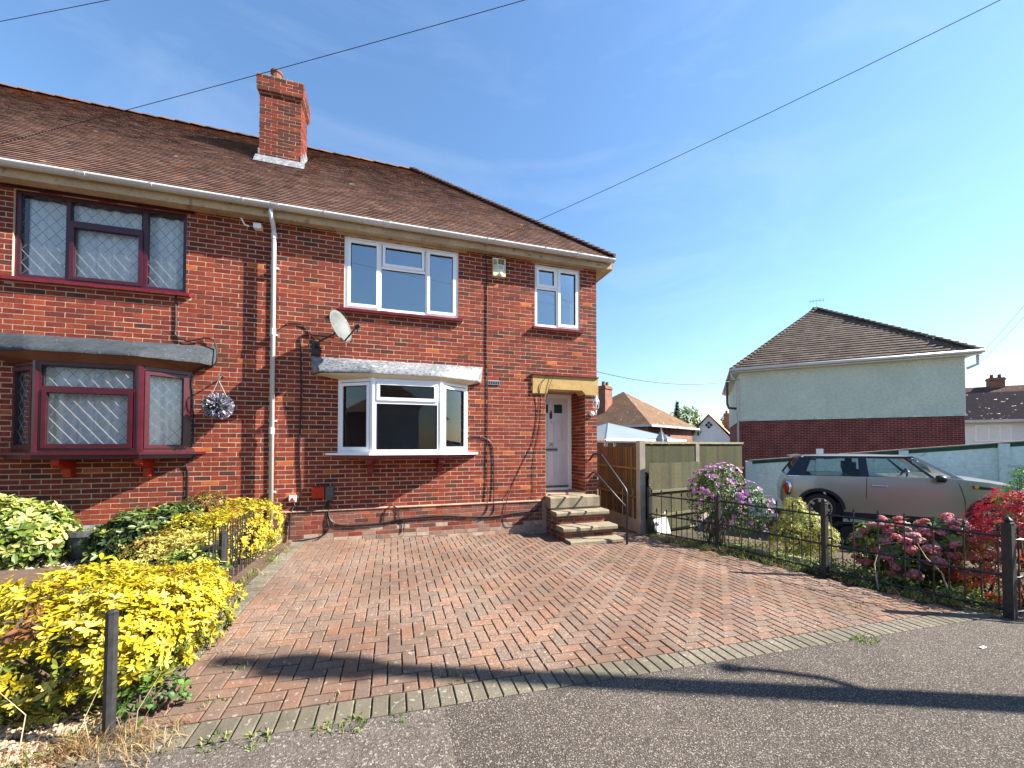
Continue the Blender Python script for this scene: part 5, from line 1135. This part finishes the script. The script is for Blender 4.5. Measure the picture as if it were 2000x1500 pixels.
wire('second thin overhead wire beyond the neighbouring house', (*at(1920, 34), 9.2), (*at(2120, 22), 12.9), .2, .012)

# ================================================================== vegetation
def leaf_mesh(b, p, d, up, L, W_, c, cup=.15):
    d = d.normalized(); s = d.cross(up)
    if s.length < .01: s = d.orthogonal()
    s.normalize(); n = s.cross(d)
    m1, m2, tip = p + d*L*.35 - n*L*cup*.3, p + d*L*.72 - n*L*cup*.6, p + d*L - n*L*cup
    b.add([p, m1 + s*W_*.42 + n*W_*.12, m2 + s*W_*.5 + n*W_*.12, tip, m2 - s*W_*.5 + n*W_*.12, m1 - s*W_*.42 + n*W_*.12, m1, m2], [(0, 6, 1), (1, 6, 7, 2), (2, 7, 3), (3, 7, 4), (4, 7, 6, 5), (5, 6, 0)], c)
def jit(c, a=.15): q = rnd.uniform(1-a, 1+a); return (c[0]*q*rnd.uniform(.93, 1.07), c[1]*q, c[2]*q*rnd.uniform(.8, 1.2))
def blob_pt(blobs, depth):
    tot = sum(r.x*r.y + r.y*r.z + r.x*r.z for _, r in blobs); k = rnd.random()*tot
    for c, r in blobs:
        k -= r.x*r.y + r.y*r.z + r.x*r.z
        if k <= 0: break
    d = Vector((rnd.gauss(0, 1), rnd.gauss(0, 1), rnd.gauss(0, 1) + .25)).normalized()
    q = 1 - depth * rnd.random()**1.6
    bump = 1 + .16*mnoise.noise(Vector((c.x*3 + d.x*2.2, c.y*3 + d.y*2.2, d.z*2.2 + c.z)))
    p = c + Vector((d.x*r.x, d.y*r.y, d.z*r.z)) * q * bump
    nr = Vector((d.x/r.x, d.y/r.y, d.z/r.z)).normalized(); return p, nr
def inside_other(p, blobs, k=.72):
    return any(((p.x-c.x)/r.x)**2 + ((p.y-c.y)/r.y)**2 + ((p.z-c.z)/r.z)**2 < k*k for c, r in blobs)
def shrub(name, label, cat, blobs, n, L, W_, cols, lowcols=None, zsplit=None, per=6, depth=.3, spread=.9, group=None, dead=None, zmin=None, stemcol=True, clearx=None):
    blobs = [(Vector(c), Vector(r)) for c, r in blobs]; c0 = blobs[0][0]
    t = thing(name, label, cat, (c0.x, c0.y, gz(c0.x)), group); b = MB(); k = 0; tries = 0
    while k < n and tries < n*6:
        tries += 1; p, nr = blob_pt(blobs, depth)
        if inside_other(p, blobs) or p.z < (zmin if zmin is not None else gz(p.x) + .02): continue
        if clearx and clearx(p): continue
        k += 1; ax = (nr + Vector((0, 0, .45)) + Vector((rnd.gauss(0, .3), rnd.gauss(0, .3), rnd.gauss(0, .3)))).normalized()
        o1 = ax.orthogonal().normalized(); o1.rotate(Matrix.Rotation(rnd.random()*6.3, 3, ax)); o2 = ax.cross(o1); base = cols
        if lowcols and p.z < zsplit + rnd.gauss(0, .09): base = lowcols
        col = rnd.choice(base)
        if dead and mnoise.noise(p*2.6) > dead[0] and nr.z > .3: col = rnd.choice(dead[1])
        m = per if isinstance(per, int) else rnd.randint(*per)
        sc = rnd.uniform(.5, 1.25)
        for i in range(m):
            a = 2*math.pi*i/m + rnd.uniform(-.3, .3); el = rnd.uniform(.15, .7)
            d = (o1*math.cos(a) + o2*math.sin(a))*spread + ax*el
            leaf_mesh(b, p + ax*rnd.uniform(-.02, .02), d, ax, L*sc*rnd.uniform(.7, 1.15), W_*sc*rnd.uniform(.8, 1.15), jit(col))
    b.build('foliage', M['leaf'], t, kind='stuff')
    s = MB()
    for i in range(14):
        bl, r = rnd.choice(blobs); e = bl + Vector((rnd.uniform(-.7, .7)*r.x, rnd.uniform(-.7, .7)*r.y, rnd.uniform(.1, .7)*r.z)); f = Vector((bl.x + rnd.uniform(-.2, .2)*r.x, bl.y + rnd.uniform(-.2, .2)*r.y, gz(bl.x) - .02)); s.tube([f, f.lerp(e, .5) + Vector((rnd.uniform(-.03, .03), rnd.uniform(-.03, .03), .02)), e], [.012, .009, .004], 5)
    s.build('stems', M['bark'], t)
    return t
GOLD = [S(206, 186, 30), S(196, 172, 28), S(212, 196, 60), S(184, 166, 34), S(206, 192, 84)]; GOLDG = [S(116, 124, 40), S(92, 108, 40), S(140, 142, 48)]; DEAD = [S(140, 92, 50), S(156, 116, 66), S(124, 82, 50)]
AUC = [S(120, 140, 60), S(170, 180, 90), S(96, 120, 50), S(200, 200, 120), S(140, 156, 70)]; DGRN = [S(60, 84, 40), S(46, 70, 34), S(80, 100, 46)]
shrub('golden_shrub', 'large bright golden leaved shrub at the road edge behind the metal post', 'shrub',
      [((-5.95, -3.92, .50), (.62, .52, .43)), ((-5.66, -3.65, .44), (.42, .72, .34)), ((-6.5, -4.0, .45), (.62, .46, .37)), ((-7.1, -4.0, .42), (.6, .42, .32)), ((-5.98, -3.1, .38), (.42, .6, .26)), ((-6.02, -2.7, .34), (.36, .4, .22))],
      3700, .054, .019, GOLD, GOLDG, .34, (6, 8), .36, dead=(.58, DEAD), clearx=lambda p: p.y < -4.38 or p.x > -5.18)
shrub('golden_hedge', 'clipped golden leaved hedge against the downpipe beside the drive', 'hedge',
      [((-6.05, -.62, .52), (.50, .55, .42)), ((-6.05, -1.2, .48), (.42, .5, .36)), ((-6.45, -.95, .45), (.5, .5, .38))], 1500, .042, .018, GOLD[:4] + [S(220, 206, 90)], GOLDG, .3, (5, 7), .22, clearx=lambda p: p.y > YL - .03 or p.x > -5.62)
shrub('golden_bush', 'yellow bush with bare patches behind the hoop fence', 'bush',
      [((-6.55, -1.55, .40), (.48, .42, .30)), ((-6.2, -1.75, .40), (.3, .4, .28))], 800, .042, .017, [S(224, 208, 110), S(206, 190, 90), S(190, 176, 90)], GOLDG, .3, (5, 7), .3, dead=(.12, DEAD))
shrub('variegated_bush', 'small pale green variegated bush beside the dark bracket post', 'bush',
      [((-6.05, -2.2, .38), (.26, .26, .24)), ((-6.6, -2.25, .32), (.35, .2, .16))], 330, .075, .03, AUC, DGRN, .2, (5, 7), .4)
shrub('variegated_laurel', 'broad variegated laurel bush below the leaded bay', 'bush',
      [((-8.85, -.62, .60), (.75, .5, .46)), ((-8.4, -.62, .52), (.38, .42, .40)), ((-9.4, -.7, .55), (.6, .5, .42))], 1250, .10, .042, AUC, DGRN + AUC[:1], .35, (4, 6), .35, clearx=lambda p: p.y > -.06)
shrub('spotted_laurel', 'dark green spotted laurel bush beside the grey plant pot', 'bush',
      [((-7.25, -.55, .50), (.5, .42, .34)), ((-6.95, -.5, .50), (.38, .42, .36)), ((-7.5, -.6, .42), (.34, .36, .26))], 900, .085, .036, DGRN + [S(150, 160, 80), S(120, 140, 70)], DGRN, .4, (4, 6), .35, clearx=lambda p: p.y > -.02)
shrub('bronze_bush', 'small bronze tinted bush against the wall behind the golden hedge', 'bush', [((-6.72, -.22, .75), (.34, .22, .26))], 420, .035, .02, [S(150, 120, 50), S(120, 104, 50), S(176, 150, 60), S(90, 96, 46)], None, None, (5, 6), .4, clearx=lambda p: p.y > YL - .03)
# ivy at the foot of the golden shrub
shrub('ivy_plant', 'green ivy trailing at the foot of the metal post', 'ivy', [((-5.38, -4.28, .18), (.18, .16, .13))], 60, .038, .034, [S(80, 120, 50), S(100, 140, 60), S(60, 96, 46)], None, None, 3, .6, zmin=.13)
# plant pot
t = thing('plant_pot', 'grey plastic plant pot against the wall between two bushes', 'plant pot', (-7.93, -.42, gz(-7.9)))
b = MB(); z = gz(-7.93); b.lathe([(.22, 0), (.25, .15), (.255, .16), (.28, .28), (.30, .29), (.305, .36), (.28, .36), (.27, .31)], (-7.93, -.42, z), 28); b.build('pot', M['grey_plastic'], t, smooth=False)
b = MB()
for i in range(60): a = rnd.random()*6.3; r = rnd.random()*.24; leaf_mesh(b, Vector((-7.93 + r*math.cos(a), -.42 + r*math.sin(a), z + .31)), Vector((rnd.gauss(0, 1), rnd.gauss(0, 1), 1)), Z, .05, .02, jit(rnd.choice(AUC)))
b.build('seedlings', M['leaf'], t, kind='stuff')
# right-hand plants
HG = [S(70, 96, 50), S(56, 82, 44), S(96, 120, 62), S(120, 140, 90)]
hib = shrub('hibiscus_bush', 'tall green hibiscus bush with pink flowers behind the railings', 'bush',
      [((1.80, -1.25, .75), (.48, .50, .48)), ((2.15, -1.55, .55), (.40, .48, .44)), ((1.62, -1.30, .35), (.34, .4, .42)), ((2.0, -1.2, 1.0), (.36, .4, .32))], 1500, .05, .026, HG, None, None, (3, 5), .5, clearx=lambda p: p.x < 1.36 + (-1.0 - p.y)*.25)
def flower_mesh(pc, cc, r=.045):
    b = MB()
    for i in range(5):
        a = i*2*math.pi/5; d = Vector((math.cos(a), math.sin(a), .45)).normalized(); leaf_mesh(b, Vector((0, 0, 0)), d, Z, r*1.15, r*1.1, pc, -.1)
    b.lathe([(.006, 0), (.007, .02), (.002, .03)], n=5, c=cc); return b
hb = [(Vector(c), Vector(r)) for c, r in (((1.80, -1.25, .75), (.50, .52, .50)), ((2.15, -1.55, .55), (.42, .50, .46)), ((2.0, -1.2, 1.0), (.38, .42, .34)))]
fl0 = None; k = 0
while k < 85:
    p, nr = blob_pt(hb, .05)
    if inside_other(p, hb, .9) or nr.dot(CAM - p) < 0 or p.z < .1: continue
    k += 1
    if fl0 is None: o = fl0 = flower_mesh(S(214, 140, 206), S(240, 220, 150), .05).build('flower', M['petal'], hib)
    elif k in (2, 3): 
        o = flower_mesh(S(190, 110, 190) if k == 2 else S(230, 170, 222), S(240, 220, 150), .05).build('flower', M['petal'], hib); fl0 = fl0 if k == 2 else fl0
        fl1 = o
    else: o = (fl0 if k % 2 else fl1).copy(); COL.objects.link(o)
    o.parent = hib; o.matrix_parent_inverse = Matrix.Translation(-hib.location)
    o.location = p + nr*.03; o.rotation_euler = nr.to_track_quat('Z', 'Y').to_euler(); s = rnd.uniform(.65, 1.15); o.scale = (s, s, s)
shrub('yellow_green_shrub', 'yellow green small leaved shrub between the hibiscus and the hydrangea', 'shrub',
      [((2.45, -2.42, .25), (.40, .40, .40)), ((2.35, -2.35, .62), (.17, .17, .24)), ((2.5, -2.7, .2), (.24, .2, .28)), ((2.15, -2.4, .18), (.25, .3, .28))], 1300, .04, .014, [S(190, 186, 80), S(166, 168, 70), S(206, 200, 110), S(140, 146, 60)], None, None, (5, 7), .4, clearx=lambda p: p.x < 1.70 + (-2.0 - p.y)*.2)
hyd = shrub('hydrangea_bush', 'hydrangea bush with dusky pink flower heads behind the railings', 'bush',
      [((2.75, -3.45, .25), (.42, .45, .40)), ((3.05, -3.9, .3), (.4, .42, .42)), ((2.55, -3.75, .15), (.3, .35, .34))], 420, .10, .06, [S(96, 116, 50), S(130, 140, 60), S(80, 100, 46), S(70, 60, 40)], None, None, (4, 5), .4, clearx=lambda p: p.x < 1.92 + (-3.3 - p.y)*.36)
def head_mesh(cols):
    b = MB()
    for i in range(60):
        d = Vector((rnd.gauss(0, 1), rnd.gauss(0, 1), rnd.gauss(.3, 1))).normalized(); d.z *= .7; p = d*.075; c = jit(rnd.choice(cols), .2)
        s = d.orthogonal().normalized(); q = d.cross(s).normalized(); r = .02; s.rotate(Matrix.Rotation(rnd.random()*3, 3, d.normalized())); q = d.cross(s).normalized()
        b.add([p + s*r, p + q*r, p - s*r, p - q*r, p + d*.1*.1], [(0, 1, 4), (1, 2, 4), (2, 3, 4), (3, 0, 4)], c)
    b.lathe([(.01, -.05), (.055, -.02), (.06, .02), (.02, .05)], n=8, c=cols[0]); return b
hb2 = [(Vector(c), Vector(r)) for c, r in (((2.75, -3.45, .25), (.42, .45, .42)), ((3.05, -3.9, .3), (.4, .42, .44)), ((2.55, -3.75, .15), (.3, .35, .36)))]
HC = [[S(226, 130, 140), S(214, 116, 128), S(236, 158, 156)], [S(204, 140, 146), S(186, 128, 132), S(216, 160, 158)], [S(232, 120, 122), S(240, 160, 144), S(212, 104, 114)]]
heads = []
k = 0
while k < 80:
    p, nr = blob_pt(hb2, .05)
    if inside_other(p, hb2, .88) or nr.dot(CAM - p) < -.1 or p.z < -.02 or p.x < 1.97 + (-3.3 - p.y)*.36: continue
    if k < 3: o = head_mesh(HC[k]).build('flower_head', M['petal'], hyd); heads.append(o)
    else: o = rnd.choice(heads).copy(); COL.objects.link(o)
    k += 1; o.parent = hyd; o.matrix_parent_inverse = Matrix.Translation(-hyd.location); o.location = p; s = rnd.uniform(.65, 1.05); o.scale = (s, s, s*.85); o.rotation_euler = (rnd.uniform(-.5, .5), rnd.uniform(-.5, .5), rnd.random()*6)
RED = [S(200, 30, 50), S(170, 24, 44), S(214, 50, 60), S(140, 20, 36), S(226, 90, 90)]; ORG = [S(196, 104, 50), S(176, 90, 44), S(210, 130, 66), S(150, 80, 46), S(190, 60, 50)]
shrub('red_maple_shrub', 'crimson and orange leaved shrub at the corner of the railings', 'shrub',
      [((3.35, -4.45, .55), (.55, .50, .62)), ((3.05, -4.55, .35), (.5, .45, .5)), ((3.7, -4.75, .7), (.55, .5, .55)), ((2.8, -4.35, .15), (.35, .32, .36))], 2300, .055, .013, RED, ORG, .58, (5, 7), .4, clearx=lambda p: p.x < 2.32 + max(0, (-4.45 - p.y))*1.6)
shrub('young_fir', 'bright green feathery conifer tip above the red shrub', 'conifer', [((5.3, -3.75, .70), (.3, .3, .5)), ((5.3, -3.75, 1.1), (.16, .16, .28))], 420, .06, .012, [S(110, 160, 60), S(130, 176, 70), S(90, 140, 56)], None, None, (5, 7), .5)
# grass, weeds, gravel, dry stems
def blades(b, x, y, n, h, cols, r=.06, w_=.006, zoff=0):
    for i in range(n):
        a = rnd.random()*6.3; q = r*math.sqrt(rnd.random()); p = Vector((x + q*math.cos(a), y + q*math.sin(a), gz(x) + zoff)); d = Vector((rnd.gauss(0, .5), rnd.gauss(0, .5), 1)).normalized(); s = d.orthogonal().normalized(); s.rotate(Matrix.Rotation(rnd.random()*6, 3, d)); L = h*rnd.uniform(.5, 1.2); c = jit(rnd.choice(cols), .2)
        m = p + d*L*.55; e = p + d*L + Vector((d.x, d.y, -.3))*L*.25
        b.add([p - s*w_/2, p + s*w_/2, m + s*w_*.4, m - s*w_*.4, e], [(0, 1, 2, 3), (3, 2, 4)], c)
GRS = [S(110, 140, 60), S(140, 160, 70), S(90, 120, 50), S(170, 170, 90)]; DRY = [S(170, 142, 100), S(150, 118, 78), S(186, 162, 118)]
b = MB()
for i in range(150):
    s = rnd.random(); y = -.45 - s*4.2; t_ = (y + .45)/(-4.25); x = FA.x + (FB.x - FA.x)*t_ + rnd.uniform(-.04, .32); blades(b, x, y, rnd.randint(8, 18), rnd.uniform(.04, .13), GRS if rnd.random() < .7 else DRY, .07)
for i in range(420):
    y = -1.7 - rnd.random()*2.9; x = 1.72 + (-3.24 - y)*(.36 if y < -3.24 else .21) + rnd.uniform(-.02, .8)
    for k in range(7): leaf_mesh(b, Vector((x + rnd.gauss(0, .04), y + rnd.gauss(0, .04), gz(x) + rnd.uniform(0, .16))), Vector((rnd.gauss(0, 1), rnd.gauss(0, 1), .6)), Z, rnd.uniform(.03, .07), .022, jit(rnd.choice(GRS)))
b.build('verge_weeds', M['grass'], None, kind='stuff'); tag(bpy.data.objects['verge_weeds'], 'green weeds and grass growing along the foot of the railings', 'weeds')
b = MB()
for i in range(46): blades(b, -5.66 + rnd.uniform(-.06, .16), -4.6 + rnd.random()*4.2, rnd.randint(4, 12), rnd.uniform(.04, .12), GRS if rnd.random() < .6 else DRY, .05)
for (x, y, n) in ((-4.25, -4.70, 60), (-4.4, -4.70, 30), (-4.75, -4.70, 40), (-4.95, -4.66, 40), (-5.1, -4.3, 14), (-3.65, -4.38, 16), (.0, -4.70, 60), (.12, -4.69, 30), (-5.1, -3.9, 14), (-.95, -2.0, 14), (.9, -4.1, 16), (.45, -3.4, 12), (-4.35, -4.45, 8), (-4.9, -2.6, 8), (-4.0, -4.69, 18)): blades(b, x, y, n, .032, GRS, .08, .008)
for i in range(30): blades(b, -5.3 + rnd.random()*4, -.06 - rnd.random()*.06, 5, .05, DRY + GRS[:1], .05)
b.build('paving_weeds', M['grass'], None, kind='stuff'); tag(bpy.data.objects['paving_weeds'], 'small weeds and dry grass in the joints and edges of the brick drive', 'weeds')
b = MB()
for i in range(26): blades(b, -5.9 + rnd.random()*.75, -4.72 + rnd.random()*.22, 16, .08, DRY, .12, .004)
for i in range(40): blades(b, -5.55 + rnd.gauss(0, .12), -4.55 + rnd.gauss(0, .06), 9, .12, DRY + [S(150, 110, 70)], .08, .003)
for i in range(22): blades(b, -7.2 + rnd.random()*1.6, -4.75 + rnd.random()*.3, 12, .10, GRS, .06, .006)
for i in range(8): 
    x, y = -6.6 + rnd.random()*1.3, -4.6 + rnd.random()*.2; b.tube([(x, y, gz(x)), (x + rnd.gauss(0, .06), y + rnd.gauss(0, .04), gz(x) + .15), (x + rnd.gauss(0, .12), y, gz(x) + .32)], [.003, .0025, .001], 4, S(220, 200, 160))
b.build('dry_grass', M['grass'], None, kind='stuff'); tag(bpy.data.objects['dry_grass'], 'dry straw coloured grass and stems around the foot of the metal post', 'grass')
b = MB(); GV = [S(196, 170, 140), S(170, 146, 120), S(214, 196, 170), S(140, 116, 94), S(184, 150, 120)]
def pebble(x, y, r):
    c = jit(rnd.choice(GV), .15); z = gz(x) - .03 + r*.3; v = [Vector((x, y, z)) + Vector((d[0]*r*rnd.uniform(.7, 1.3), d[1]*r*rnd.uniform(.7, 1.3), d[2]*r*.6)) for d in ((1, 0, 0), (0, 1, 0), (-1, 0, 0), (0, -1, 0), (0, 0, 1))]; b.add(v, [(0, 1, 4), (1, 2, 4), (2, 3, 4), (3, 0, 4)], c)
for i in range(5200): pebble(-8.2 + rnd.random()*2.75, -4.95 + rnd.random()*.75, rnd.uniform(.008, .02))
for i in range(2500): pebble(-10 + rnd.random()*4.2, -1.02 + rnd.random()*1.0, rnd.uniform(.010, .026))
b.build('gravel', M['gravel'], None, kind='stuff'); tag(bpy.data.objects['gravel'], 'pale gravel and leaf litter in the planting beds', 'gravel')
b = MB(); b.tube([(1.86, -3.78, gz(2)), (1.90, -3.72, .18), (2.05, -3.70, .42), (2.16, -3.86, .48)], [.008, .007, .006, .004], 5); b.tube([(2.25, -4.28, gz(2)), (2.2, -4.22, .2), (2.12, -4.12, .36), (2.1, -4.05, .52)], [.008, .007, .006, .003], 5); tag(b.build('bare_stems', M['wood_raw']), 'two pale bare stems bending behind the railings', 'stems')
tag(MB().box((.93, -5.06, gz(.9) - .003), (1.0, -5.04, gz(.9) + .006)).build('litter', M['white_plastic']), 'small scrap of white litter on the asphalt', 'litter')
# distant trees
def tree(label, pxx, depth, zt, rx, rz, cols, n, conif=False):
    c = at(pxx, depth); t = thing('distant_tree', label, 'tree', (c[0], c[1], -1.5)); b = MB()
    for i in range(n):
        if conif: h = rnd.random(); rr = rx*(1 - h)*rnd.uniform(.4, 1.05) + .05; a = rnd.random()*6.3; p = Vector((c[0] + rr*math.cos(a), c[1] + rr*math.sin(a), zt - rz*2*(1 - h)))
        else:
            d = Vector((rnd.gauss(0, 1), rnd.gauss(0, 1), rnd.gauss(0, 1))).normalized(); q = rnd.uniform(.6, 1.0)*(1 + .35*mnoise.noise(d*2 + Vector((pxx, 0, 0)))); p = Vector((c[0] + d.x*rx*q, c[1] + d.y*rx*q, zt - rz + d.z*rz*q))
        for k in range(3): leaf_mesh(b, p, Vector((rnd.gauss(0, 1), rnd.gauss(0, 1), rnd.gauss(0, .8))), Z, .28, .16, jit(rnd.choice(cols), .25))
    b.build('crown', M['leaf'], t, kind='stuff'); MB().tube([(c[0], c[1], -2), (c[0] + .1, c[1], zt - rz*1.2), (c[0], c[1], zt - rz*.5)], [.22, .16, .05], 7).build('trunk', M['bark'], t)
tree('light green bushy tree beyond the brown roofed house', 1342, 44, 6.3, 1.7, 2.2, [S(120, 140, 70), S(96, 120, 56), S(140, 156, 84)], 700)
tree('slim dark conifer rising behind the bushy tree', 1323, 48, 7.2, .9, 2.6, [S(70, 90, 84), S(56, 76, 70)], 350, True)
tree('small tree beside the neighbouring house flue', 1423, 55, 6.3, 1.0, 1.1, [S(90, 104, 80), S(70, 84, 60)], 160)
